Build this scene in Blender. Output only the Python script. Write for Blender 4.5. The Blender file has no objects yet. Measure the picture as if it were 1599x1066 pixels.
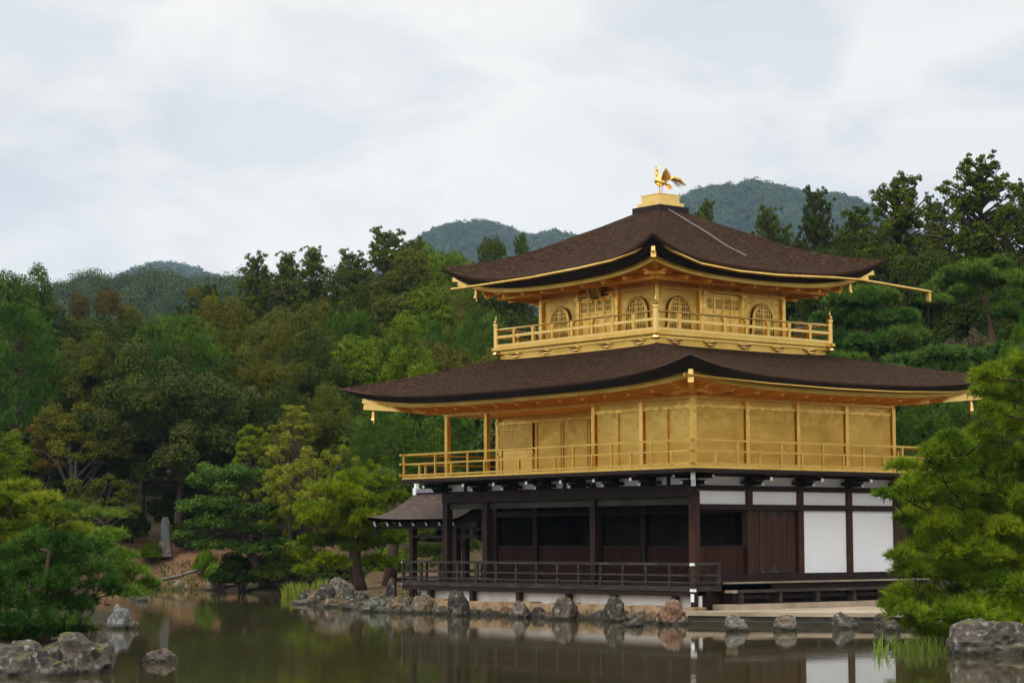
import bpy, math, random
import numpy as np
from mathutils import Vector, Matrix, noise as mnoise

R_ = math.radians
scene = bpy.context.scene
COL = scene.collection

# ------------------------------------------------------------------ camera
CAM = np.array([44.7474, -43.0606, 1.3393])
FWD = np.array([-0.77233716, 0.62861908, 0.0912873])
RGT = np.array([0.63098696, 0.77578458, -0.00370599])
UPV = np.array([0.07314894, -0.05473883, 0.9958177])
FPX = 3397.3855                       # focal length in photo pixels (1599 wide)
cam_data = bpy.data.cameras.new('camera')
cam_data.sensor_fit = 'HORIZONTAL'
cam_data.sensor_width = 36.0
cam_data.lens = FPX / 1599.0 * 36.0
cam_data.clip_end = 6000.0
cam_data.clip_start = 0.5
camera = bpy.data.objects.new('camera', cam_data)
COL.objects.link(camera)
camera.matrix_world = Matrix(((RGT[0], UPV[0], -FWD[0], CAM[0]),
                              (RGT[1], UPV[1], -FWD[1], CAM[1]),
                              (RGT[2], UPV[2], -FWD[2], CAM[2]),
                              (0, 0, 0, 1)))
scene.camera = camera

# ------------------------------------------------------------------ light and exposure
SUN_AZ = R_(-78.0)        # direction towards the sun in the plan (x east, y north)
SUN_EL = R_(56.0)
scene.view_settings.view_transform = 'Standard'
scene.view_settings.look = 'None'
scene.view_settings.exposure = 0.0
scene.view_settings.gamma = 1.0
scene.cycles.use_denoising = True
scene.cycles.max_bounces = 8
scene.cycles.diffuse_bounces = 3
scene.cycles.glossy_bounces = 4
scene.cycles.transmission_bounces = 3
scene.cycles.volume_bounces = 0
scene.cycles.transparent_max_bounces = 8
scene.cycles.sample_clamp_indirect = 6.0

world = bpy.data.worlds.new("World")
scene.world = world
world.use_nodes = True
wn = world.node_tree
wn.nodes.clear()


def build_world():
    N = wn.nodes; L = wn.links
    out = N.new('ShaderNodeOutputWorld')
    sky = N.new('ShaderNodeTexSky'); sky.sky_type = 'NISHITA'; sky.sun_disc = False
    sky.sun_elevation = SUN_EL
    sky.sun_rotation = math.pi / 2 - SUN_AZ
    b1 = N.new('ShaderNodeBackground'); b1.inputs[1].default_value = 0.09
    L.new(sky.outputs[0], b1.inputs[0])
    tc = N.new('ShaderNodeTexCoord')
    sep = N.new('ShaderNodeSeparateXYZ'); L.new(tc.outputs['Generated'], sep.inputs[0])
    zz = N.new('ShaderNodeMath'); zz.operation = 'MAXIMUM'; zz.inputs[1].default_value = 0.0
    L.new(sep.outputs[2], zz.inputs[0])
    za = N.new('ShaderNodeMath'); za.operation = 'ADD'; za.inputs[1].default_value = 0.16
    L.new(zz.outputs[0], za.inputs[0])
    dx = N.new('ShaderNodeMath'); dx.operation = 'DIVIDE'; L.new(sep.outputs[0], dx.inputs[0]); L.new(za.outputs[0], dx.inputs[1])
    dy = N.new('ShaderNodeMath'); dy.operation = 'DIVIDE'; L.new(sep.outputs[1], dy.inputs[0]); L.new(za.outputs[0], dy.inputs[1])
    cmb = N.new('ShaderNodeCombineXYZ'); L.new(dx.outputs[0], cmb.inputs[0]); L.new(dy.outputs[0], cmb.inputs[1])
    # broad banks of cloud
    n1 = N.new('ShaderNodeTexNoise'); n1.inputs['Scale'].default_value = 0.95; n1.inputs['Detail'].default_value = 7; n1.inputs['Roughness'].default_value = 0.56; n1.inputs['Distortion'].default_value = 0.35
    L.new(cmb.outputs[0], n1.inputs['Vector'])
    r1 = N.new('ShaderNodeValToRGB')
    e = r1.color_ramp.elements
    e[0].position = 0.34; e[0].color = (0.63, 0.66, 0.69, 1)
    e[1].position = 0.58; e[1].color = (0.93, 0.91, 0.87, 1)
    m = e.new(0.48); m.color = (0.80, 0.80, 0.79, 1)
    L.new(n1.outputs[0], r1.inputs[0])
    # heaped cloud lower down
    mp = N.new('ShaderNodeMapping'); mp.inputs['Scale'].default_value = (1, 1, 1.9); L.new(tc.outputs['Generated'], mp.inputs[0])
    n2 = N.new('ShaderNodeTexNoise'); n2.inputs['Scale'].default_value = 8.5; n2.inputs['Distortion'].default_value = 0.4; n2.inputs['Detail'].default_value = 5; n2.inputs['Roughness'].default_value = 0.5
    L.new(mp.outputs[0], n2.inputs['Vector'])
    r2 = N.new('ShaderNodeValToRGB')
    e = r2.color_ramp.elements
    e[0].position = 0.41; e[0].color = (0.66, 0.71, 0.765, 1)
    m = e.new(0.475); m.color = (0.80, 0.805, 0.80, 1)
    e[-1].position = 0.55; e[-1].color = (0.96, 0.94, 0.895, 1)
    L.new(n2.outputs[0], r2.inputs[0])
    mx = N.new('ShaderNodeMixRGB'); mx.inputs[0].default_value = 0.58
    L.new(r1.outputs[0], mx.inputs[1]); L.new(r2.outputs[0], mx.inputs[2])
    # thin overcast is brightest round the hidden sun
    sd = Vector((math.cos(SUN_AZ) * math.cos(SUN_EL), math.sin(SUN_AZ) * math.cos(SUN_EL), math.sin(SUN_EL)))
    dot = N.new('ShaderNodeVectorMath'); dot.operation = 'DOT_PRODUCT'; dot.inputs[1].default_value = sd
    L.new(tc.outputs['Generated'], dot.inputs[0])
    mr = N.new('ShaderNodeMapRange'); mr.inputs[1].default_value = 0.1; mr.inputs[2].default_value = 1.0; mr.inputs[3].default_value = 1.10; mr.inputs[4].default_value = 1.65
    L.new(dot.outputs['Value'], mr.inputs[0])
    ze = N.new('ShaderNodeMapRange'); ze.inputs[1].default_value = 0.28; ze.inputs[2].default_value = 0.85; ze.inputs[3].default_value = 1.0; ze.inputs[4].default_value = 2.1
    L.new(zz.outputs[0], ze.inputs[0])
    zm = N.new('ShaderNodeMath'); zm.operation = 'MULTIPLY'; L.new(ze.outputs[0], zm.inputs[0]); L.new(mr.outputs[0], zm.inputs[1])
    b2 = N.new('ShaderNodeBackground')
    L.new(mx.outputs[0], b2.inputs[0]); L.new(zm.outputs[0], b2.inputs[1])
    mix = N.new('ShaderNodeMixShader'); mix.inputs[0].default_value = 0.93
    L.new(b1.outputs[0], mix.inputs[1]); L.new(b2.outputs[0], mix.inputs[2])
    L.new(mix.outputs[0], out.inputs[0])


build_world()
sun_data = bpy.data.lights.new('sun', 'SUN')
sun_data.energy = 1.5
sun_data.angle = R_(11)
sun_data.color = (1.0, 0.92, 0.80)
sun = bpy.data.objects.new('sun', sun_data)
COL.objects.link(sun)
sun.rotation_euler = Vector((math.cos(SUN_AZ) * math.cos(SUN_EL), math.sin(SUN_AZ) * math.cos(SUN_EL), math.sin(SUN_EL))).to_track_quat('Z', 'Y').to_euler()
sun.location = (0, 0, 200)

# ------------------------------------------------------------------ places
DN = np.array([-0.7757, 0.6311, 0.0]); DN /= np.linalg.norm(DN)     # away from the pond path
DS = np.array([-DN[1] * -1, -DN[0], 0.0])                              # to the right of it
DS = np.array([DN[1], -DN[0], 0.0])
C0 = np.array([CAM[0], CAM[1], 0.0])
WATER = -0.92


def ds(d, s):
    """point of the site d metres beyond the path and s metres to its right"""
    return C0 + DN * d + DS * s


def at(u, v, D):
    """the place in the garden that a photo pixel shows, D metres away across the ground"""
    r = FWD + RGT * (u - 799.5) / FPX - UPV * (v - 533.0) / FPX
    t = D / float(r @ DN)
    return CAM + r * t


def sstep(a, b, x):
    t = np.clip((np.asarray(x, float) - a) / (b - a), 0, 1)
    return t * t * (3 - 2 * t)


POND = [(50, -70), (57, -32), (60.5, -13.2), (64, -12.1), (68, -12.0), (71.5, -14), (82, -32), (104, -45), (104.5, -24.5), (105, -17.1), (104, -14.5), (100.8, -12.7), (97.4, -11.7), (97.0, -10.3), (98.5, -9.5), (94, -8.6), (84, -8.6), (79.5, -7.6), (76, -6.4),
        (72.5, -5.2), (71.3, -3.6), (60.6, 4.8), (58.6, 9.9), (55.5, 10.6), (51, 10.5), (47, 9.3), (45.6, 9.0), (44.9, 10.5), (44.3, 13), (40, 20),
        (28, 22), (8, 20), (3.5, 14), (3.5, -20), (20, -60)]
ISLET = [(37.8, -13.5), (37.6, -11), (38.0, -8.6), (39.6, -7.6), (41.5, -8.0), (44.5, -8.5), (48, -10), (50, -13), (48, -17), (40, -18)]


def poly_sd(px, py, poly):
    """signed distance to a polygon, negative inside"""
    P = np.array(poly, float); Q = np.roll(P, -1, 0)
    best = np.full(px.shape, 1e9); inside = np.zeros(px.shape, bool)
    for (ax, ay), (bx, by) in zip(P, Q):
        ex, ey = bx - ax, by - ay
        t = np.clip(((px - ax) * ex + (py - ay) * ey) / (ex * ex + ey * ey), 0, 1)
        best = np.minimum(best, np.hypot(px - ax - t * ex, py - ay - t * ey))
        c = ((ay > py) != (by > py)) & (px < (bx - ax) * (py - ay) / (by - ay + 1e-12) + ax)
        inside ^= c
    return np.where(inside, -best, best)


def ground_h(d, s):
    d = np.asarray(d, float); s = np.asarray(s, float)
    sd = poly_sd(d, s, POND)
    far = sstep(88, 102, d)
    land = -0.97 + 0.25 * sstep(0, 0.7, sd) + (1 - far) * 0.30 * sstep(0.4, 4, sd) + far * 2.0 * sstep(0.5, 6.5, sd)
    left = 1 - sstep(-2, 14, s)
    hill = left * (0.155 * np.clip(d - 113, 0, 55) + 0.09 * np.maximum(0, d - 168)) + (1 - left) * 0.11 * np.maximum(0, d - 92)
    hill = np.where(d > 430, hill - (d - 430) * 0.14 * sstep(430, 520, d), hill)
    land = land + np.maximum(hill, 0) * sstep(0, 12, sd)
    x = C0[0] + DN[0] * d + DS[0] * s; y = C0[1] + DN[1] * d + DS[1] * s
    near_house = (1 - sstep(0, 2.5, np.maximum(np.maximum(-12.5 - x, x - 7.5), np.maximum(-3 - y, y - 8.5))))
    land = land + (np.minimum(land, -0.70) - land) * near_house
    wat = -0.97 - np.minimum(1.3, np.abs(sd) * 0.45)
    h = np.where(sd < 0, wat, land)
    si = poly_sd(d, s, ISLET)
    isl = np.where(si < 0, -0.97 + 0.62 * sstep(0, 1.2, -si), -9)
    return np.maximum(h, isl)


def gz(d, s):
    return float(ground_h(np.array([d]), np.array([s]))[0])


# ------------------------------------------------------------------ mesh helpers
class MB:
    """collects shapes and links them as one mesh object"""

    def __init__(self):
        self.V = []; self.F = []; self.M = []; self.n = 0; self.mi = 0

    def add(self, verts, faces):
        o = self.n
        self.V += [tuple(map(float, v)) for v in verts]
        self.n += len(verts)
        for f in faces:
            self.F.append(tuple(i + o for i in f)); self.M.append(self.mi)
        return self

    def box(self, x0, x1, y0, y1, z0, z1):
        v = [(x0, y0, z0), (x1, y0, z0), (x1, y1, z0), (x0, y1, z0), (x0, y0, z1), (x1, y0, z1), (x1, y1, z1), (x0, y1, z1)]
        return self.add(v, [(0, 3, 2, 1), (4, 5, 6, 7), (0, 1, 5, 4), (1, 2, 6, 5), (2, 3, 7, 6), (3, 0, 4, 7)])

    def bar(self, p, q, w, h, up=(0, 0, 1)):
        p = Vector(p); q = Vector(q); a = (q - p).normalized(); u = Vector(up)
        s = a.cross(u)
        if s.length < 1e-4:
            s = a.cross(Vector((1, 0, 0)))
        s.normalize(); u = s.cross(a).normalized()
        v = []
        for c in (p, q):
            for i, j in ((-1, -1), (1, -1), (1, 1), (-1, 1)):
                v.append(c + s * i * w / 2 + u * j * h / 2)
        return self.add(v, [(0, 1, 2, 3), (7, 6, 5, 4), (0, 4, 5, 1), (1, 5, 6, 2), (2, 6, 7, 3), (3, 7, 4, 0)])

    def tube(self, pts, rad, n=8, cap=True):
        pts = [Vector(p) for p in pts]
        if not hasattr(rad, '__len__'):
            rad = [rad] * len(pts)
        v = []; f = []
        for i, p in enumerate(pts):
            a = pts[max(i - 1, 0)]; b = pts[min(i + 1, len(pts) - 1)]
            t = (b - a).normalized()
            s = t.cross(Vector((0, 0, 1)))
            if s.length < 1e-3:
                s = t.cross(Vector((1, 0, 0)))
            s.normalize(); w = s.cross(t)
            for k in range(n):
                an = 2 * math.pi * k / n
                v.append(p + (s * math.cos(an) + w * math.sin(an)) * rad[i])
        for i in range(len(pts) - 1):
            for k in range(n):
                f.append((i * n + k, i * n + (k + 1) % n, (i + 1) * n + (k + 1) % n, (i + 1) * n + k))
        if cap:
            f.append(tuple(range(n - 1, -1, -1))); f.append(tuple((len(pts) - 1) * n + k for k in range(n)))
        return self.add(v, f)

    def lathe(self, prof, c, n=12):
        v = []; f = []
        for r, z in prof:
            for k in range(n):
                an = 2 * math.pi * k / n
                v.append((c[0] + r * math.cos(an), c[1] + r * math.sin(an), c[2] + z))
        m = len(prof)
        for i in range(m - 1):
            for k in range(n):
                f.append((i * n + k, i * n + (k + 1) % n, (i + 1) * n + (k + 1) % n, (i + 1) * n + k))
        f.append(tuple(range(n - 1, -1, -1))); f.append(tuple((m - 1) * n + k for k in range(n)))
        return self.add(v, f)

    def grid(self, P):
        P = np.asarray(P); m, n, _ = P.shape
        f = [(i * n + j, i * n + j + 1, (i + 1) * n + j + 1, (i + 1) * n + j) for i in range(m - 1) for j in range(n - 1)]
        return self.add(P.reshape(-1, 3), f)

    def prism(self, pts, z0, z1):
        n = len(pts)
        v = [(x, y, z0) for x, y in pts] + [(x, y, z1) for x, y in pts]
        f = [tuple(range(n - 1, -1, -1)), tuple(range(n, 2 * n))] + [(i, (i + 1) % n, n + (i + 1) % n, n + i) for i in range(n)]
        return self.add(v, f)

    def build(self, name, mat, parent=None, smooth=False):
        off = Vector((0, 0, 0)); p = parent
        while p is not None:
            off += p.location; p = p.parent
        me = bpy.data.meshes.new(name)
        me.from_pydata([(v[0] - off.x, v[1] - off.y, v[2] - off.z) for v in self.V], [], self.F)
        mats = mat if isinstance(mat, (list, tuple)) else [mat]
        for q in mats:
            me.materials.append(q)
        if len(mats) > 1:
            me.polygons.foreach_set('material_index', self.M)
        if smooth:
            me.polygons.foreach_set('use_smooth', [True] * len(me.polygons))
        me.update()
        o = bpy.data.objects.new(name, me)
        COL.objects.link(o)
        if parent is not None:
            o.parent = parent
        return o


def fast_mesh(name, verts, k, attr=None, mat=None):
    """mesh of loose faces with k corners each, verts (n*k, 3)"""
    verts = np.ascontiguousarray(verts, dtype=np.float32)
    nv = len(verts); nf = nv // k
    me = bpy.data.meshes.new(name)
    me.vertices.add(nv); me.vertices.foreach_set('co', verts.ravel())
    me.loops.add(nv); me.loops.foreach_set('vertex_index', np.arange(nv, dtype=np.int32))
    me.polygons.add(nf)
    me.polygons.foreach_set('loop_start', np.arange(0, nv, k, dtype=np.int32))
    try:
        me.polygons.foreach_set('loop_total', np.full(nf, k, dtype=np.int32))
    except Exception:
        pass
    if attr is not None:
        a = me.attributes.new('var', 'FLOAT', 'POINT')
        a.data.foreach_set('value', np.repeat(np.asarray(attr, dtype=np.float32), k))
    if mat is not None:
        me.materials.append(mat)
    me.update(calc_edges=True)
    me.validate()
    return me


def tag(o, label=None, cat=None, group=None, kind=None):
    if label: o['label'] = label
    if cat: o['category'] = cat
    if group: o['group'] = group
    if kind: o['kind'] = kind
    return o


def empty(name, loc, label=None, cat=None, group=None, parent=None):
    o = bpy.data.objects.new(name, None)
    COL.objects.link(o); o.location = loc; o.empty_display_size = 0.3
    if parent is not None: o.parent = parent
    return tag(o, label, cat, group)


# ------------------------------------------------------------------ materials
def new_mat(name):
    m = bpy.data.materials.new(name); m.use_nodes = True
    nt = m.node_tree; nt.nodes.clear()
    out = nt.nodes.new('ShaderNodeOutputMaterial')
    return m, nt, nt.nodes, nt.links, out


def ramp(N, stops):
    r = N.new('ShaderNodeValToRGB'); e = r.color_ramp.elements
    e[0].position = stops[0][0]; e[0].color = (*stops[0][1], 1)
    e[1].position = stops[-1][0]; e[1].color = (*stops[-1][1], 1)
    for p, c in stops[1:-1]:
        x = e.new(p); x.color = (*c, 1)
    return r


def noise_mat(name, stops, scale=3.0, detail=6, rough=0.8, metallic=0.0, bump=0.0, bscale=None, stretch=(1, 1, 1), nrough=0.6, spec=0.3, sheen=0.0, distort=0.0, bdist=0.02, wet=False, squares=0.0):
    m, nt, N, L, out = new_mat(name)
    b = N.new('ShaderNodeBsdfPrincipled'); L.new(b.outputs[0], out.inputs[0])
    tc = N.new('ShaderNodeTexCoord')
    mp = N.new('ShaderNodeMapping'); mp.inputs['Scale'].default_value = stretch
    L.new(tc.outputs['Object'], mp.inputs[0])
    n = N.new('ShaderNodeTexNoise'); n.inputs['Scale'].default_value = scale; n.inputs['Detail'].default_value = detail
    n.inputs['Roughness'].default_value = nrough; n.inputs['Distortion'].default_value = distort
    L.new(mp.outputs[0], n.inputs['Vector'])
    r = ramp(N, stops); L.new(n.outputs[0], r.inputs[0]); L.new(r.outputs[0], b.inputs['Base Color'])
    if wet:
        ge = N.new('ShaderNodeNewGeometry'); sp = N.new('ShaderNodeSeparateXYZ'); L.new(ge.outputs['Position'], sp.inputs[0])
        ad = N.new('ShaderNodeMath'); ad.operation = 'MULTIPLY_ADD'; ad.inputs[1].default_value = -0.30
        L.new(n.outputs[0], ad.inputs[0]); L.new(sp.outputs[2], ad.inputs[2])
        wl = N.new('ShaderNodeMapRange'); wl.inputs[1].default_value = -0.92 - 0.09; wl.inputs[2].default_value = -0.92 + 0.03; wl.inputs[3].default_value = 0.92; wl.inputs[4].default_value = 0
        L.new(ad.outputs[0], wl.inputs[0])
        wm = N.new('ShaderNodeMixRGB'); wm.inputs[2].default_value = (0.022, 0.021, 0.012, 1)
        L.new(wl.outputs[0], wm.inputs[0]); L.new(r.outputs[0], wm.inputs[1]); L.new(wm.outputs[0], b.inputs['Base Color'])
    b.inputs['Roughness'].default_value = rough; b.inputs['Metallic'].default_value = metallic
    b.inputs['Specular IOR Level'].default_value = spec
    if squares:
        q = N.new('ShaderNodeVectorMath'); q.operation = 'MULTIPLY'; q.inputs[1].default_value = (8.3, 8.3, 8.3); L.new(tc.outputs['Object'], q.inputs[0])
        q1 = N.new('ShaderNodeVectorMath'); q1.operation = 'ADD'; q1.inputs[1].default_value = (.37, .37, .37); L.new(q.outputs[0], q1.inputs[0])
        fl = N.new('ShaderNodeVectorMath'); fl.operation = 'FLOOR'; L.new(q1.outputs[0], fl.inputs[0])
        wn_ = N.new('ShaderNodeTexWhiteNoise'); wn_.noise_dimensions = '3D'; L.new(fl.outputs[0], wn_.inputs['Vector'])
        v_ = N.new('ShaderNodeMapRange'); v_.inputs[3].default_value = 1 - squares; v_.inputs[4].default_value = 1 + squares * .6
        L.new(wn_.outputs['Value'], v_.inputs[0])
        h_ = N.new('ShaderNodeHueSaturation'); L.new(r.outputs[0], h_.inputs['Color']); L.new(v_.outputs[0], h_.inputs['Value']); L.new(h_.outputs[0], b.inputs['Base Color'])
        rr_ = N.new('ShaderNodeMapRange'); rr_.inputs[3].default_value = rough - .09; rr_.inputs[4].default_value = rough + .09
        L.new(wn_.outputs['Value'], rr_.inputs[0]); L.new(rr_.outputs[0], b.inputs['Roughness'])
    if sheen:
        b.inputs['Sheen Weight'].default_value = sheen
        b.inputs['Sheen Roughness'].default_value = 0.4
    if bump:
        n2 = N.new('ShaderNodeTexNoise'); n2.inputs['Scale'].default_value = bscale or scale * 4; n2.inputs['Detail'].default_value = 5
        L.new(mp.outputs[0], n2.inputs['Vector'])
        bp = N.new('ShaderNodeBump'); bp.inputs['Strength'].default_value = bump; bp.inputs['Distance'].default_value = bdist
        L.new(n2.outputs[0], bp.inputs['Height']); L.new(bp.outputs[0], b.inputs['Normal'])
    return m


def foliage_mat(name, trans=0.14, lo=0.70, hi=1.35):
    """leaf colour = object colour, varied leaf by leaf"""
    m, nt, N, L, out = new_mat(name)
    oi = N.new('ShaderNodeObjectInfo')
    at_ = N.new('ShaderNodeAttribute'); at_.attribute_name = 'var'
    mr = N.new('ShaderNodeMapRange'); mr.inputs[3].default_value = lo; mr.inputs[4].default_value = hi
    L.new(at_.outputs['Fac'], mr.inputs[0])
    hs = N.new('ShaderNodeHueSaturation')
    L.new(oi.outputs['Color'], hs.inputs['Color'])
    hr = N.new('ShaderNodeMapRange'); hr.inputs[3].default_value = 0.525; hr.inputs[4].default_value = 0.475
    L.new(at_.outputs['Fac'], hr.inputs[0]); L.new(hr.outputs[0], hs.inputs['Hue'])
    L.new(mr.outputs[0], hs.inputs['Value']); hs.inputs['Saturation'].default_value = 1.12
    d = N.new('ShaderNodeBsdfPrincipled'); d.inputs['Roughness'].default_value = 0.65; d.inputs['Specular IOR Level'].default_value = 0.08
    L.new(hs.outputs[0], d.inputs['Base Color'])
    t = N.new('ShaderNodeBsdfTranslucent'); L.new(hs.outputs[0], t.inputs['Color'])
    mx = N.new('ShaderNodeMixShader'); mx.inputs[0].default_value = trans
    L.new(d.outputs[0], mx.inputs[1]); L.new(t.outputs[0], mx.inputs[2]); L.new(mx.outputs[0], out.inputs[0])
    return m


GOLD = noise_mat('gold_leaf', [(0.25, (0.70, 0.42, 0.085)), (0.5, (0.84, 0.54, 0.135)), (0.8, (0.93, 0.64, 0.20))], scale=1.3, rough=0.34, metallic=0.97, bump=0.08, bscale=9, spec=0.5, squares=.06)
GOLD_BOUNCE = noise_mat('gold_leaf_bounce', [(0.25, (0.78, 0.38, 0.05)), (0.5, (0.90, 0.47, 0.075)), (0.8, (0.95, 0.55, 0.11))], scale=1.6, rough=0.5, metallic=0.6, bump=0.10, bscale=9, spec=0.5)  # same gold leaf, with the orange light bounced between gilded parts painted in
GOLDW = noise_mat('gold_leaf_matt', [(0.22, (0.54, 0.335, 0.066)), (0.5, (0.73, 0.475, 0.11)), (0.8, (0.87, 0.60, 0.17))], scale=1.3, detail=9, rough=0.40, metallic=0.95, bump=0.14, bscale=6, spec=0.5, stretch=(1, 1, 1.6), squares=.07)
GOLDB = noise_mat('gold_bright', [(0.3, (0.85, 0.55, 0.16)), (0.7, (0.95, 0.66, 0.24))], scale=5, rough=0.3, metallic=1.0, spec=0.5)
BARK_ROOF = noise_mat('bark_shingle', [(0.30, (0.011, 0.0052, 0.0024)), (0.5, (0.033, 0.0185, 0.0105)), (0.72, (0.100, 0.066, 0.045))], scale=7.0, detail=14, rough=0.95, bump=0.9, bscale=30, nrough=0.80, bdist=0.05, spec=0.02)
EAVE_BLACK = noise_mat('thatch_edge', [(0.3, (0.010, 0.007, 0.006)), (0.7, (0.020, 0.014, 0.012))], scale=3, rough=0.8, stretch=(1, 1, 14), bump=0.3, bscale=4)
EAVE_RED = noise_mat('thatch_lip', [(0.3, (0.045, 0.018, 0.012)), (0.7, (0.085, 0.036, 0.024))], scale=6, rough=0.8)
DARKWOOD = noise_mat('dark_wood', [(0.25, (0.008, 0.0036, 0.0022)), (0.5, (0.018, 0.0082, 0.005)), (0.8, (0.038, 0.018, 0.0115))], scale=2.0, rough=0.6, bump=0.2, bscale=6, stretch=(4, 4, 0.6), spec=0.2)
REDWOOD = noise_mat('red_brown_wood', [(0.25, (0.022, 0.0075, 0.004)), (0.5, (0.044, 0.0155, 0.008)), (0.8, (0.08, 0.029, 0.014))], scale=2.0, rough=0.55, bump=0.2, bscale=5, stretch=(5, 5, 0.4), spec=0.2)
GREYWOOD = noise_mat('weathered_wood', [(0.25, (0.016, 0.012, 0.010)), (0.5, (0.035, 0.027, 0.022)), (0.8, (0.085, 0.07, 0.06))], scale=1.5, rough=0.75, bump=0.25, bscale=7, stretch=(1.2, 1.2, 6), spec=0.2)
PLASTER = noise_mat('white_plaster', [(0.25, (0.765, 0.76, 0.755)), (0.5, (0.81, 0.81, 0.815)), (0.75, (0.83, 0.83, 0.84))], scale=0.9, detail=9, rough=0.85, bump=0.08, bscale=14, stretch=(1.0, 1.0, 0.8))
PLASTER_OLD = noise_mat('stained_plaster', [(0.3, (0.50, 0.47, 0.43)), (0.55, (0.70, 0.68, 0.65)), (0.8, (0.76, 0.75, 0.73))], scale=1.4, rough=0.9)
INTERIOR = noise_mat('interior_boards', [(0.3, (0.02, 0.018, 0.012)), (0.7, (0.06, 0.056, 0.042))], scale=1.0, rough=0.8)
WHITE_PAINT = noise_mat('white_paint', [(0.3, (0.76, 0.76, 0.76)), (0.7, (0.84, 0.84, 0.84))], scale=8, rough=0.6)
VERDIGRIS = noise_mat('aged_fitting', [(0.3, (0.022, 0.030, 0.027)), (0.7, (0.065, 0.082, 0.075))], scale=14, rough=0.6, metallic=0.3)
TANSTONE = noise_mat('tan_stone', [(0.25, (0.12, 0.075, 0.042)), (0.5, (0.31, 0.205, 0.115)), (0.75, (0.44, 0.325, 0.21))], scale=2.4, detail=10, rough=0.9, bump=0.7, bscale=8, wet=True)
SLABSTONE = noise_mat('slab_stone', [(0.25, (0.17, 0.13, 0.09)), (0.5, (0.33, 0.26, 0.185)), (0.75, (0.45, 0.37, 0.28))], scale=1.1, detail=8, rough=0.9, bump=0.35, bscale=9)
DAMPSTONE = noise_mat('damp_stone', [(0.34, (0.022, 0.02, 0.017)), (0.5, (0.07, 0.06, 0.048)), (0.68, (0.30, 0.25, 0.18))], scale=1.8, detail=9, rough=0.8, bump=0.6, bscale=8, stretch=(1, 1, 0.7), wet=True)
CHAIN = noise_mat('chain_metal', [(0.3, (0.16, 0.15, 0.14)), (0.7, (0.34, 0.33, 0.32))], scale=20, rough=0.5, metallic=0.4)
TILE = noise_mat('ridge_tile', [(0.3, (0.12, 0.12, 0.14)), (0.7, (0.24, 0.24, 0.27))], scale=6, rough=0.6)
TRUNK = noise_mat('trunk_bark', [(0.25, (0.028, 0.020, 0.015)), (0.5, (0.055, 0.040, 0.031)), (0.8, (0.11, 0.085, 0.068))], scale=3, rough=0.9, bump=0.5, bscale=9, stretch=(3, 3, 0.7))
PINEBARK = noise_mat('pine_bark', [(0.25, (0.022, 0.013, 0.009)), (0.5, (0.055, 0.029, 0.020)), (0.8, (0.11, 0.06, 0.042))], scale=3, rough=0.9, bump=0.5, bscale=9, stretch=(3, 3, 0.7))
TWIG = noise_mat('pale_bark', [(0.3, (0.06, 0.052, 0.045)), (0.7, (0.17, 0.155, 0.14))], scale=3, rough=0.9)
LEAF = foliage_mat('leaf')
NEEDLE = foliage_mat('needle', trans=0.12, lo=0.55, hi=1.5)


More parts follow.
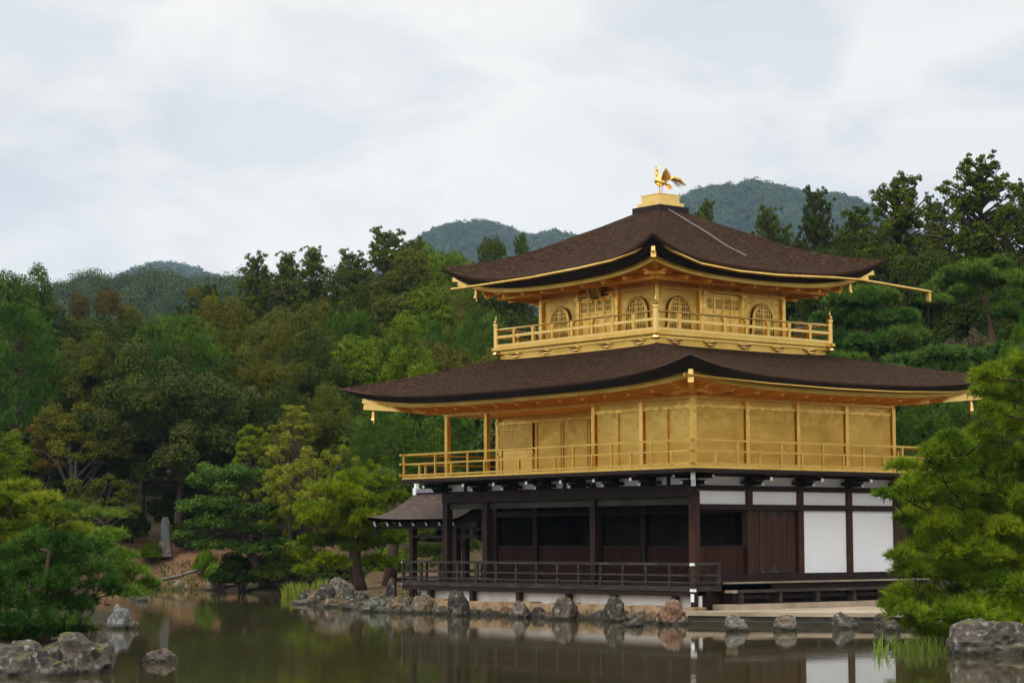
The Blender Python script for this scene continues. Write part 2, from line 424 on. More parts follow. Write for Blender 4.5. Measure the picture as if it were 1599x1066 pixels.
def rock_mat():
    m, nt, N, L, out = new_mat('rock')
    b = N.new('ShaderNodeBsdfPrincipled'); L.new(b.outputs[0], out.inputs[0]); b.inputs['Roughness'].default_value = 0.88
    b.inputs['Specular IOR Level'].default_value = 0.25
    tc = N.new('ShaderNodeTexCoord'); oi = N.new('ShaderNodeObjectInfo')
    n1 = N.new('ShaderNodeTexNoise'); n1.inputs['Scale'].default_value = 3.4; n1.inputs['Detail'].default_value = 12; n1.inputs['Roughness'].default_value = 0.74
    L.new(tc.outputs['Object'], n1.inputs['Vector'])
    r1 = ramp(N, [(0.3, (0.13, 0.13, 0.13)), (0.5, (0.52, 0.5, 0.48)), (0.72, (1.25, 1.22, 1.18))]); L.new(n1.outputs[0], r1.inputs[0])
    mu = N.new('ShaderNodeMixRGB'); mu.blend_type = 'MULTIPLY'; mu.inputs[0].default_value = 1
    L.new(oi.outputs['Color'], mu.inputs[1]); L.new(r1.outputs[0], mu.inputs[2])
    n2 = N.new('ShaderNodeTexNoise'); n2.inputs['Scale'].default_value = 5.5; n2.inputs['Detail'].default_value = 6
    L.new(tc.outputs['Object'], n2.inputs['Vector'])
    r2 = ramp(N, [(0.56, (0, 0, 0)), (0.66, (1, 1, 1))]); L.new(n2.outputs[0], r2.inputs[0])
    li = N.new('ShaderNodeMixRGB'); li.inputs[2].default_value = (0.30, 0.30, 0.26, 1)
    sc = N.new('ShaderNodeMath'); sc.operation = 'MULTIPLY'; sc.inputs[1].default_value = 0.55
    L.new(r2.outputs[0], sc.inputs[0]); L.new(sc.outputs[0], li.inputs[0]); L.new(mu.outputs[0], li.inputs[1])
    gn = N.new('ShaderNodeNewGeometry'); sn = N.new('ShaderNodeSeparateXYZ'); L.new(gn.outputs['Normal'], sn.inputs[0])
    n4 = N.new('ShaderNodeTexNoise'); n4.inputs['Scale'].default_value = 2.2; n4.inputs['Detail'].default_value = 6
    L.new(gn.outputs['Position'], n4.inputs['Vector'])
    ms = N.new('ShaderNodeMath'); ms.operation = 'MULTIPLY_ADD'; ms.inputs[1].default_value = 2.6; L.new(n4.outputs[0], ms.inputs[0]); L.new(sn.outputs[2], ms.inputs[2])
    mm = N.new('ShaderNodeMapRange'); mm.inputs[1].default_value = 2.15; mm.inputs[2].default_value = 2.45; mm.inputs[3].default_value = 0; mm.inputs[4].default_value = 0.85
    L.new(ms.outputs[0], mm.inputs[0])
    mo = N.new('ShaderNodeMixRGB'); mo.inputs[2].default_value = (0.075, 0.082, 0.018, 1)
    L.new(mm.outputs[0], mo.inputs[0]); L.new(li.outputs[0], mo.inputs[1]); li = mo
    # wet, weed-stained band at the waterline
    ge = N.new('ShaderNodeNewGeometry'); sp = N.new('ShaderNodeSeparateXYZ'); L.new(ge.outputs['Position'], sp.inputs[0])
    wl = N.new('ShaderNodeMapRange'); wl.inputs[1].default_value = WATER + 0.05; wl.inputs[2].default_value = WATER + 0.16; wl.inputs[3].default_value = 1; wl.inputs[4].default_value = 0
    L.new(sp.outputs[2], wl.inputs[0])
    wm = N.new('ShaderNodeMixRGB'); wm.inputs[2].default_value = (0.03, 0.028, 0.02, 1)
    L.new(wl.outputs[0], wm.inputs[0]); L.new(li.outputs[0], wm.inputs[1])
    L.new(wm.outputs[0], b.inputs['Base Color'])
    n3 = N.new('ShaderNodeTexNoise'); n3.inputs['Scale'].default_value = 9; n3.inputs['Detail'].default_value = 8
    L.new(tc.outputs['Object'], n3.inputs['Vector'])
    bp = N.new('ShaderNodeBump'); bp.inputs['Strength'].default_value = 0.7; bp.inputs['Distance'].default_value = 0.05
    L.new(n3.outputs[0], bp.inputs['Height']); L.new(bp.outputs[0], b.inputs['Normal'])
    return m


ROCK = rock_mat()


def water_mat():
    m, nt, N, L, out = new_mat('pond_water')
    b = N.new('ShaderNodeBsdfPrincipled'); L.new(b.outputs[0], out.inputs[0])
    b.inputs['Base Color'].default_value = (0.042, 0.036, 0.014, 1)
    b.inputs['Roughness'].default_value = 0.035
    b.inputs['IOR'].default_value = 1.33
    tc = N.new('ShaderNodeTexCoord')
    mp = N.new('ShaderNodeMapping'); mp.inputs['Rotation'].default_value = (0, 0, R_(-50)); mp.inputs['Scale'].default_value = (1.0, 1.0, 1)
    L.new(tc.outputs['Object'], mp.inputs[0])
    n = N.new('ShaderNodeTexNoise'); n.inputs['Scale'].default_value = 1.6; n.inputs['Detail'].default_value = 4; n.inputs['Roughness'].default_value = 0.55
    L.new(mp.outputs[0], n.inputs['Vector'])
    big = N.new('ShaderNodeTexNoise'); big.inputs['Scale'].default_value = 0.12; big.inputs['Detail'].default_value = 2
    L.new(mp.outputs[0], big.inputs['Vector'])
    mr = N.new('ShaderNodeMapRange'); mr.inputs[1].default_value = 0.38; mr.inputs[2].default_value = 0.66; mr.inputs[3].default_value = 0.25; mr.inputs[4].default_value = 1.0
    L.new(big.outputs[0], mr.inputs[0])
    mu = N.new('ShaderNodeMath'); mu.operation = 'MULTIPLY'; L.new(n.outputs[0], mu.inputs[0]); L.new(mr.outputs[0], mu.inputs[1])
    bp = N.new('ShaderNodeBump'); bp.inputs['Strength'].default_value = 0.35; bp.inputs['Distance'].default_value = 0.012
    L.new(mu.outputs[0], bp.inputs['Height']); L.new(bp.outputs[0], b.inputs['Normal'])
    return m


def ground_mat():
    m, nt, N, L, out = new_mat('garden_soil')
    b = N.new('ShaderNodeBsdfPrincipled'); L.new(b.outputs[0], out.inputs[0]); b.inputs['Roughness'].default_value = 0.95; b.inputs['Specular IOR Level'].default_value = 0.1
    tc = N.new('ShaderNodeTexCoord'); a = N.new('ShaderNodeAttribute'); a.attribute_name = 'soil'
    n = N.new('ShaderNodeTexNoise'); n.inputs['Scale'].default_value = 0.7; n.inputs['Detail'].default_value = 10; n.inputs['Roughness'].default_value = 0.65
    L.new(tc.outputs['Object'], n.inputs['Vector'])
    r1 = ramp(N, [(0.3, (0.022, 0.026, 0.010)), (0.5, (0.05, 0.042, 0.02)), (0.7, (0.085, 0.062, 0.034))]); L.new(n.outputs[0], r1.inputs[0])
    r2 = ramp(N, [(0.3, (0.085, 0.044, 0.023)), (0.5, (0.165, 0.088, 0.048)), (0.7, (0.26, 0.155, 0.09))]); L.new(n.outputs[0], r2.inputs[0])
    mx = N.new('ShaderNodeMixRGB'); L.new(a.outputs['Fac'], mx.inputs[0]); L.new(r1.outputs[0], mx.inputs[1]); L.new(r2.outputs[0], mx.inputs[2])
    ge = N.new('ShaderNodeNewGeometry'); sp = N.new('ShaderNodeSeparateXYZ'); L.new(ge.outputs['Position'], sp.inputs[0])
    wl = N.new('ShaderNodeMapRange'); wl.inputs[1].default_value = WATER + 0.04; wl.inputs[2].default_value = WATER + 0.30; wl.inputs[3].default_value = .85; wl.inputs[4].default_value = 0
    L.new(sp.outputs[2], wl.inputs[0])
    wm = N.new('ShaderNodeMixRGB'); wm.inputs[2].default_value = (0.022, 0.020, 0.011, 1)
    L.new(wl.outputs[0], wm.inputs[0]); L.new(mx.outputs[0], wm.inputs[1]); L.new(wm.outputs[0], b.inputs['Base Color'])
    n3 = N.new('ShaderNodeTexNoise'); n3.inputs['Scale'].default_value = 3; n3.inputs['Detail'].default_value = 8
    L.new(tc.outputs['Object'], n3.inputs['Vector'])
    bp = N.new('ShaderNodeBump'); bp.inputs['Strength'].default_value = 0.8; bp.inputs['Distance'].default_value = 0.12
    L.new(n3.outputs[0], bp.inputs['Height']); L.new(bp.outputs[0], b.inputs['Normal'])
    return m


# ------------------------------------------------------------------ ground, pond, hills
def build_ground():
    da = np.concatenate([np.linspace(-2500, -40, 8), np.linspace(-30, 30, 13), np.arange(31, 120, 0.6), np.linspace(121, 200, 45), np.linspace(205, 560, 50), np.linspace(620, 5000, 10)])
    sa = np.concatenate([np.linspace(-4000, -150, 8), np.linspace(-140, -45, 30), np.arange(-44, 26, 0.55), np.linspace(27, 120, 40), np.linspace(150, 4000, 8)])
    D, S = np.meshgrid(da, sa, indexing='ij')
    H = ground_h(D, S)
    H = np.where(D > 520, np.maximum(H, 0) * 0 + np.maximum(0, H * np.clip((900 - D) / 380, 0, 1)) , H)
    # small unevenness on land
    rng = np.random.default_rng(3)
    H = H + np.where(H > -0.8, 0.05 * np.sin(D * 1.7 + S * 0.6) * np.sin(S * 2.1 - D * 0.4), 0)
    P = C0[None, None] + D[..., None] * DN + S[..., None] * DS
    P[..., 2] = H
    mb = MB(); mb.grid(P)
    o = mb.build('ground', ground_mat(), smooth=True)
    mound = [(103.5, -20.5), (104, -13.0), (109, -12.6), (113.5, -14.5), (114.5, -19), (110, -21.5)]
    far_bank = [(88, -10.5), (112, -12.5), (113, -6), (96, -2.0), (75, -2), (71, -4.5), (76, -7.5), (80, -9)]
    soil = np.maximum(1 - sstep(-0.8, 1.2, poly_sd(D, S, mound)), 0.3 * (1 - sstep(-0.8, 1.2, poly_sd(D, S, far_bank))))
    a = o.data.attributes.new('soil', 'FLOAT', 'POINT'); a.data.foreach_set('value', soil.astype(np.float32).ravel())
    tag(o, 'leaf littered garden ground rising into a wooded hillside', 'ground', kind='structure')
    mb = MB()
    pts = [(-60, -90), (112, -90), (112, 22), (-60, 60)]
    da = np.linspace(-10, 112, 30); sa = np.linspace(-90, 40, 30)
    D, S = np.meshgrid(da, sa, indexing='ij')
    P = C0[None, None] + D[..., None] * DN + S[..., None] * DS; P[..., 2] = WATER
    mb.grid(P)
    w = mb.build('water', water_mat(), smooth=True)
    tag(w, 'still brown green pond water mirroring the trees and dark lower storey', 'pond', kind='structure')


build_ground()


def leaf_quads(cen, nrm, size, rng, aspect=0.55):
    """diamond shaped leaves (n*4,3)"""
    n = len(cen)
    t = rng.normal(size=(n, 3)); t -= nrm * np.sum(t * nrm, 1)[:, None]
    t /= np.linalg.norm(t, axis=1)[:, None] + 1e-9
    b = np.cross(nrm, t)
    L = size[:, None]
    V = np.stack([cen - t * L, cen + b * L * aspect, cen + t * L, cen - b * L * aspect], 1)
    return V.reshape(-1, 3)


def unit(v):
    return v / (np.linalg.norm(v, axis=-1, keepdims=True) + 1e-9)


def clump_leaves(clumps, per_m2, size, rng, up=0.45, rnd=0.42, shell=0.6):
    """clumps: list of (centre, (rx,ry,rz), tint); leaves lie in the outer shell of each"""
    C_, N_, A_ = [], [], []
    for c, r, tint in clumps:
        r = np.asarray(r, float)
        area = 4 * math.pi * ((r[0] * r[1]) ** 1.6 / 3 + 2 * (r[0] * r[2]) ** 1.6 / 3) ** (1 / 1.6)
        n = max(6, int(area * per_m2))
        d = unit(rng.normal(size=(n, 3)))
        d[:, 2] = np.where(d[:, 2] < -0.35, -d[:, 2] * 0.7, d[:, 2]); d = unit(d)
        rad = rng.uniform(shell, 1.0, (n, 1)) ** 0.7
        wob = 1 + 0.18 * np.sin(d[:, :1] * 7 + d[:, 1:2] * 5 + tint * 20) * np.sin(d[:, 2:3] * 6 + tint * 9)
        C_.append(np.asarray(c) + d * r * rad * wob)
        N_.append(unit(d * 0.7 + rng.normal(size=(n, 3)) * rnd + np.array([0, 0, up])))
        A_.append(np.clip(0.5 + (tint - 0.5) * 0.6 + rng.normal(size=n) * 0.10, 0, 1))
    C_ = np.concatenate(C_); N_ = np.concatenate(N_); A_ = np.concatenate(A_)
    sz = size * rng.uniform(0.65, 1.3, len(C_))
    return leaf_quads(C_, N_, sz, rng), A_


def needle_tufts(pos, dirs, blades, length, width, rng, spread=0.75, tint=None):
    """sprays of thin tapering blades (n*3,3)"""
    n = len(pos)
    p = np.repeat(pos, blades, 0); dd = np.repeat(dirs, blades, 0)
    v = unit(dd + rng.normal(size=(n * blades, 3)) * spread)
    side = unit(np.cross(v, rng.normal(size=v.shape)))
    L = length * rng.uniform(0.6, 1.15, (n * blades, 1))
    V = np.stack([p - side * width * 0.5, p + side * width * 0.5, p + v * L], 1).reshape(-1, 3)
    a = rng.uniform(0.15, 0.85, n) if tint is None else np.clip(tint + rng.normal(size=n) * 0.16, 0, 1)
    A = np.clip(np.repeat(a, blades) + rng.normal(size=n * blades) * 0.08, 0, 1)
    return V, A


def pad_tufts(pads, per_m2, rng, droop=0.25):
    """pads: (centre, (rx,ry,rz), tint) -> tuft positions and directions over lumpy flattened cushions"""
    P, D, T = [], [], []
    for c, r, tint in pads:
        r = np.asarray(r, float); c = np.asarray(c, float)
        n = max(10, int(math.pi * r[0] * r[1] * per_m2 * 1.5))
        a = rng.uniform(0, 2 * math.pi, n); q = np.sqrt(rng.uniform(0, 1, n))
        ph = rng.uniform(0, 6.28, 3)
        edge = 1 + 0.22 * np.sin(a * 3 + ph[0]) + 0.16 * np.sin(a * 5 + ph[1])
        x = np.cos(a) * q * r[0] * edge; y = np.sin(a) * q * r[1] * edge
        bump = 0.35 * r[2] * np.sin(x * 4.2 / max(0.5, r[0]) * 1.6 + ph[1]) * np.sin(y * 4.2 / max(0.5, r[1]) * 1.6 + ph[2])
        z = r[2] * (np.sqrt(np.clip(1 - q * q, 0, 1)) - 0.25) * rng.uniform(0.25, 1.0, n) + bump - droop * r[2] * q * q
        under = rng.uniform(size=n) < 0.16
        z = np.where(under, -0.3 * r[2] * rng.uniform(0.2, 1, n), z)
        P.append(c + np.stack([x, y, z], 1))
        d = np.stack([np.cos(a) * q * 0.95, np.sin(a) * q * 0.95, np.where(under, 0.05, 0.55 + 0.35 * (1 - q))], 1) + rng.normal(size=(n, 3)) * 0.25
        D.append(unit(d)); T.append(np.clip(tint + rng.normal(size=n) * 0.12, 0, 1))
    return np.concatenate(P), np.concatenate(D), np.concatenate(T)


def limb(mb, p, q, r0, r1, rng, sag=0.12, n=5, sides=6):
    p = np.asarray(p, float); q = np.asarray(q, float); Ln = np.linalg.norm(q - p)
    pts = []; rad = []
    w = rng.normal(size=3) * Ln * 0.05
    for i in range(n + 1):
        t = i / n
        x = p + (q - p) * t + w * math.sin(t * math.pi) + np.array([0, 0, sag * Ln * math.sin(t * math.pi)])
        pts.append(x); rad.append(r0 + (r1 - r0) * t)
    mb.tube(pts, rad, sides)
    return pts


# ------------------------------------------------------------------ the pavilion
BAY = 2.13
W_, D_ = 11.5, 4 * 2.13
CX, CY = -5.77, 4.21
COLS_S = [0.0, -2.13, -4.26, -9.435, -11.5]


def lift(d, sc=1.25, p=1.1):
    return np.exp(-(np.maximum(d, 0) / sc) ** p)


def side_params(a, b, sc):
    """sample positions along a side, denser by its corners"""
    L = b - a
    k = np.linspace(0, 1, 22) ** 1.6 * 0.5
    t = np.concatenate([k, 1 - k[::-1][1:]])
    return a + L * t


def ring_pts(x0, x1, y0, y1, side, n_s, zf, corner_out=0.0, sc=1.25, p=1.1):
    """points along one side of a rectangular ring; zf(lift) gives the height"""
    if side in 'SN':
        q = side_params(x0, x1, sc); dd = np.minimum(q - x0, x1 - q); l = lift(dd, sc, p)
        e = corner_out * l
        y = (y0 - e) if side == 'S' else (y1 + e)
        x = q + np.where(q < (x0 + x1) / 2, -corner_out, corner_out) * l * (dd < 3)
        P = np.stack([x, y, zf(l)], 1)
        return P if side == 'S' else P[::-1]
    q = side_params(y0, y1, sc); dd = np.minimum(q - y0, y1 - q); l = lift(dd, sc, p)
    e = corner_out * l
    x = (x1 + e) if side == 'E' else (x0 - e)
    y = q + np.where(q < (y0 + y1) / 2, -corner_out, corner_out) * l * (dd < 3)
    P = np.stack([x, y, zf(l)], 1)
    return P if side == 'E' else P[::-1]


def build_roof(parent, label, inner, outer, zhip, Lf, amp, rings, sc, tip, wall, zwall, ring_mats):
    """bark roof with swept up corners; rings: (inset, z, lift amplitude, material)"""
    ix0, ix1, iy0, iy1 = inner; ox0, ox1, oy0, oy1 = outer
    mb = MB()
    for side in 'SENW':
        Po = ring_pts(ox0, ox1, oy0, oy1, side, 0, lambda l: l, tip, sc)
        l = Po[:, 2].copy()
        if side in 'SN':
            f = (np.clip(Po[:, 0], ox0, ox1) - ox0) / (ox1 - ox0)
            Pi = np.stack([ix0 + f * (ix1 - ix0), np.full(len(f), iy0 if side == 'S' else iy1)], 1)
        else:
            f = (np.clip(Po[:, 1], oy0, oy1) - oy0) / (oy1 - oy0)
            Pi = np.stack([np.full(len(f), ix1 if side == 'E' else ix0), iy0 + f * (iy1 - iy0)], 1)
        rows = []
        for t in np.linspace(0, 1, 19):
            xy = Pi + (Po[:, :2] - Pi) * t
            # the corner lift spreads less far inwards along the side higher up
            z = zhip(t) - Lf(t) * (1 - l)
            rows.append(np.concatenate([xy, z[:, None]], 1))
        mb.grid(np.array(rows)[::-1])
    roof = mb.build('roof', BARK_ROOF, parent, smooth=True)
    roof['label'] = label
    # edge of the thatch and the gilded eave below it
    lo = None
    groups = {}
    z_e = zhip(1.0)
    zm = z_e - Lf(1.0)
    seq = [(0.0, zm, amp, 'lip')] + rings
    for a, b in zip(seq[:-1], seq[1:]):
        g = groups.setdefault(b[3], MB())
        for side in 'SENW':
            A = ring_pts(ox0 + a[0], ox1 - a[0], oy0 + a[0], oy1 - a[0], side, 0, lambda l: a[1] + a[2] * l, tip * max(0, 1 - a[0] / 0.3), sc)
            B = ring_pts(ox0 + b[0], ox1 - b[0], oy0 + b[0], oy1 - b[0], side, 0, lambda l: b[1] + b[2] * l, tip * max(0, 1 - b[0] / 0.3), sc)
            g.grid(np.array([A, B]))
    for k, g in groups.items():
        o = g.build({'lip': 'thatch_lip', 'edge': 'thatch_edge', 'fascia': 'eave_board', 'soffit': 'soffit'}[k], ring_mats[k], roof, smooth=(k in ('edge', 'lip')))
    return roof


def seg_boxes_rail(mb, x0, x1, y0, y1, z, th, ht, sides='SENW'):
    h = th / 2
    if 'S' in sides: mb.box(x0 - h, x1 + h, y0 - h, y0 + h, z - ht, z)
    if 'N' in sides: mb.box(x0 - h, x1 + h, y1 - h, y1 + h, z - ht, z)
    if 'E' in sides: mb.box(x1 - h, x1 + h, y0 + h, y1 - h, z - ht, z)
    if 'W' in sides: mb.box(x0 - h, x0 + h, y0 + h, y1 - h, z - ht, z)


class Side:
    """local frame on one wall: a runs along the wall, o outwards, z up"""

    def __init__(self, ox, oy, ax, ay, nx, ny):
        self.o = (ox, oy); self.a = (ax, ay); self.n = (nx, ny)

    def p(self, a, o, z):
        return (self.o[0] + self.a[0] * a + self.n[0] * o, self.o[1] + self.a[1] * a + self.n[1] * o, z)

    def box(self, mb, a0, a1, o0, o1, z0, z1):
        p = self.p(a0, o0, 0); q = self.p(a1, o1, 0)
        x0, x1 = sorted((p[0], q[0])); y0, y1 = sorted((p[1], q[1]))
        mb.box(x0, x1, y0, y1, z0, z1)


def arch_profile(w, z0, z1, n=10, flare=0.06):
    """bell shaped (katomado) outline, half width w, as (a, z) from lower left over the top to lower right"""
    L = []
    hs = z0 + (z1 - z0) * 0.52
    L.append((-w - flare, z0)); L.append((-w, z0 + (hs - z0) * 0.55)); L.append((-w * 0.97, hs))
    for i in range(1, n + 1):
        t = i / n * math.pi / 2
        a = -w * 0.97 * math.cos(t); z = hs + (z1 - hs - 0.03) * math.sin(t) ** 0.8
        if i == n: z = z1
        L.append((a, z))
    return L + [(-a, z) for a, z in L[::-1][1:]]


def build_pavilion():
    root = empty('golden_pavilion', (CX, CY, WATER), 'three storey gilded pavilion with dark bark roofs standing at the pond edge', 'pavilion')

    # ---------------- top storey
    h3 = 2.72; zf3 = 7.50
    st = MB(); st.box(CX - h3 + .05, CX + h3 - .05, CY - h3 + .05, CY + h3 - .05, 7.3, 9.75)
    top = st.build('storey', GOLDW, root); top['label'] = 'gilded top storey with bell shaped windows'
    sides = {'S': Side(CX, CY - h3, 1, 0, 0, -1), 'E': Side(CX + h3, CY, 0, 1, 1, 0), 'N': Side(CX, CY + h3, -1, 0, 0, 1), 'W': Side(CX - h3, CY, 0, -1, -1, 0)}
    tr = MB()
    for s in sides.values():
        s.box(tr, -h3 + .08, h3 - .08, -.05, .05, 8.93, 9.03)      # head rail
        s.box(tr, -h3 + .08, h3 - .08, -.05, .035, 9.2, 9.42)
        s.box(tr, -h3 + .08, h3 - .08, -.05, .05, 7.5, 7.62)
    tr.build('rail', GOLD, top)
    for i in range(4):
        for j in range(4):
            if i in (0, 3) or j in (0, 3):
                c = MB(); x = CX - h3 + i * 2 * h3 / 3; y = CY - h3 + j * 2 * h3 / 3
                c.tube([(x, y, 7.48), (x, y, 9.2)], 0.085, 12)
                c.build('column', GOLD, top, smooth=False)
                # bracket cluster on the column head
                b = MB(); b.box(x - .17, x + .17, y - .17, y + .17, 9.1, 9.24)
                sx = -1 if i == 0 else (1 if i == 3 else 0); sy = -1 if j == 0 else (1 if j == 3 else 0)
                dirs = []
                if sx: dirs += [(sx, 0), (0, 1), (0, -1)]
                if sy: dirs += [(0, sy), (1, 0), (-1, 0)]
                for k, (ux, uy) in enumerate(set(dirs)):
                    for L_, z in ((0.34, 9.24), (0.52, 9.38)):
                        b.bar((x, y, z), (x + ux * L_, y + uy * L_, z + .03), 0.10, 0.11)
                        b.box(x + ux * L_ - .075, x + ux * L_ + .075, y + uy * L_ - .075, y + uy * L_ + .075, z + .08, z + .17)
                b.build('bracket', GOLD_BOUNCE, top)
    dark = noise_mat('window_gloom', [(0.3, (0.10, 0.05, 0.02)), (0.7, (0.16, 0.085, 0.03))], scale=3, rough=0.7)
    for s in sides.values():
        for a0 in (-1.81, 1.81):
            w = MB()
            pr = arch_profile(0.43, 7.56, 8.66)
            outer = arch_profile(0.50, 7.56, 8.76, flare=0.08)
            # frame
            n = len(pr)
            V = []; F = []
            for (a, z), (A, Z) in zip(pr, outer):
                V += [s.p(a0 + a, .0, z), s.p(a0 + a, .05, z), s.p(a0 + A, .035, Z), s.p(a0 + A, .0, Z)]
            for i in range(n - 1):
                for k in range(3):
                    F.append((i * 4 + k, (i + 1) * 4 + k, (i + 1) * 4 + k + 1, i * 4 + k + 1))
            w.mi = 0; w.add(V, F)
            # dark sheet whose colour stands for the gloom behind the bars
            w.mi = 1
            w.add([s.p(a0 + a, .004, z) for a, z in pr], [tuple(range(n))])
            w.mi = 2

            def top_at(a):
                for (p0, q0), (p1, q1) in zip(pr[2:-3], pr[3:-2]):
                    if p0 <= a <= p1:
                        return q0 + (q1 - q0) * (a - p0) / (p1 - p0 + 1e-9)
                return 8.1
            for i in range(11):
                a = -0.37 + i * 0.074
                wd = 0.024 if i == 5 else 0.011
                s.box(w, a0 + a - wd, a0 + a + wd, .008, .034, 7.57, top_at(a) - .01)
            for z in (7.72, 7.9, 8.08, 8.26, 8.42, 8.54):
                hw = 0.41
                if z > 8.15: hw = 0.41 * math.sqrt(max(0.02, 1 - ((z - 8.13) / .56) ** 2))
                s.box(w, a0 - hw, a0 + hw, .01, .028, z - .01, z + .01)
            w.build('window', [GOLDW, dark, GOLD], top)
        # panelled double door
        d = MB()
        s.box(d, -.74, .74, .0, .03, 7.62, 8.82)
        for a in (-.74, -.37, 0, .37, .74):
            s.box(d, a - .03, a + .03, .03, .07, 7.62, 8.82)
        for z in (7.66, 8.02, 8.16, 8.28, 8.40, 8.78):
            s.box(d, -.70, .70, .03, .06, z - .025, z + .025)
        d.mi = 1
        for a in (-.555, -.185, .185, .555):
            s.box(d, a - .14, a + .14, .03, .034, 8.44, 8.74)
        d.mi = 0
        for a in (-.555, -.185, .185, .555):
            for i in range(5):
                x = a - .11 + i * .055
                s.box(d, x - .011, x + .011, .034, .052, 8.44, 8.74)
            s.box(d, a - .14, a + .14, .036, .05, 8.58, 8.60)
        for a in (-.83, .83):
            s.box(d, a - .06, a + .06, .0, .10, 7.62, 8.82)
            s.box(d, a - .10, a + .10, .0, .17, 8.82, 8.93)
        s.box(d, -.73, .73, .0, .08, 8.82, 8.88)
        d.build('door', [GOLD, dark], top)

    # ---------------- top balcony
    hb = 3.75
    b = MB()
    b.box(CX - hb - .02, CX + hb + .02, CY - hb - .02, CY + hb + .02, 7.40, 7.52)
    b.mi = 1
    b.box(CX - hb + .10, CX + hb - .10, CY - hb + .10, CY + hb - .10, 6.6, 7.40)
    b.mi = 0
    b.box(CX - hb + .04, CX + hb - .04, CY - hb + .04, CY + hb - .04, 7.30, 7.36)
    for sy in (-1, 1):   # beam ends standing out past the corners
        b.box(CX - hb - .16, CX + hb + .16, CY + sy * hb - .07, CY + sy * hb + .07, 7.415, 7.505)
    for z in (7.08,):
        b.box(CX - hb + .07, CX + hb - .07, CY - hb + .07, CY + hb - .07, z, z + .05)
    bal = b.build('balcony', [GOLD, GOLDW], root); bal['label'] = 'gilded upper balcony with tall corner posts'
    r = MB()
    for s_ in (Side(CX, CY - hb, 1, 0, 0, -1), Side(CX + hb, CY, 0, 1, 1, 0), Side(CX, CY + hb, -1, 0, 0, 1), Side(CX - hb, CY, 0, -1, -1, 0)):
        r.tube([s_.p(-hb + .05, 0, 8.075), s_.p(hb - .05, 0, 8.075)], 0.032, 8)
        s_.box(r, -hb + .06, hb - .06, -.035, .035, 7.80, 7.88)
        s_.box(r, -hb + .06, hb - .06, -.04, .04, 7.52, 7.60)
    r.build('railing', GOLDB, bal)
    for sx in (-1, 1):
        for sy in (-1, 1):
            p = MB(); c = (CX + sx * hb, CY + sy * hb, 7.42)
            p.lathe([(.085, 0), (.085, .74), (.10, .76), (.10, .84), (.075, .87), (.085, .90), (.06, .95), (.03, .99), (.022, 1.07), (.008, 1.12)], c, 12)
            p.build('corner_post', GOLDB, bal, smooth=False)
            f = MB(); f.lathe([(.09, -.12), (.13, -.07), (.10, 0), (.05, .02)], (c[0], c[1], 7.36), 8); f.build('boss', GOLDB, bal)
    for s_ in (Side(CX, CY - hb, 1, 0, 0, -1), Side(CX + hb, CY, 0, 1, 1, 0), Side(CX, CY + hb, -1, 0, 0, 1), Side(CX - hb, CY, 0, -1, -1, 0)):
        for i in range(1, 8):
            a = -hb + i * 2 * hb / 8
            p = MB(); s_.box(p, a - .05, a + .05, -.05, .05, 7.6, 7.96)
            s_.box(p, a - .085, a + .085, -.04, .04, 8.0, 8.045)
            s_.box(p, a - .055, a + .055, -.055, .055, 7.96, 8.0)
            p.build('post', GOLD, bal)
        for i in range(5):
            a = -2.9 + i * 1.45
            o = MB()
            o.tube([s_.p(a - .26, -.06, 7.27), s_.p(a - .1, -.03, 7.25), s_.p(a + .12, -.03, 7.27), s_.p(a + .26, -.06, 7.25)], .028, 6)
            o.tube([s_.p(a - .14, -.05, 7.2), s_.p(a, -.01, 7.15), s_.p(a + .17, -.05, 7.17)], .03, 6)
            o.build('cloud_ornament', GOLDB, bal)

    # ---------------- upper roof
    def zh(t):
        r = 0.63 + t * (4.95 - 0.63)
        return float(np.interp(r, [0.63, 1.06, 1.43, 1.94, 2.54, 2.91, 3.66, 4.4, 4.95], [11.76, 11.53, 11.33, 11.09, 10.78, 10.61, 10.36, 10.20, 10.15]))
    e = 4.85
    rings = [(0.01, 9.43, 0.69, 'lip'), (0.03, 9.38, 0.68, 'lip'), (0.22, 9.17, 0.58, 'edge'), (0.42, 9.17, 0.50, 'edge'), (0.43, 9.23, 0.5, 'edge'),
             (0.46, 9.23, 0.46, 'fascia'), (0.48, 9.05, 0.42, 'fascia'), (0.58, 9.05, 0.40, 'fascia'), (0.60, 9.12, 0.38, 'soffit'), (1.3, 9.24, 0.22, 'soffit'), (2.16, 9.46, 0.0, 'soffit')]
    rm = {'lip': EAVE_RED, 'edge': EAVE_BLACK, 'fascia': GOLDW, 'soffit': GOLD_BOUNCE}
    roof = build_roof(root, 'upper roof of dark bark with swept corners', (CX - .6, CX + .6, CY - .6, CY + .6), (CX - e, CX + e, CY - e, CY + e), zh,
                      lambda t: 0.70 * t ** 1.5, 0.70, rings, 1.25, 0.18, None, None, rm)
    for sx in (-1, 1):
        for sy in (-1, 1):
            hipr = MB()
            hipr.bar((CX + sx * 2.75, CY + sy * 2.75, 9.42), (CX + sx * 4.62, CY + sy * 4.62, 9.60), .15, .17)
            hipr.bar((CX + sx * 4.3, CY + sy * 4.3, 9.66), (CX + sx * 4.75, CY + sy * 4.75, 9.74), .11, .14)
            hipr.build('hip_rafter', GOLDB, roof)
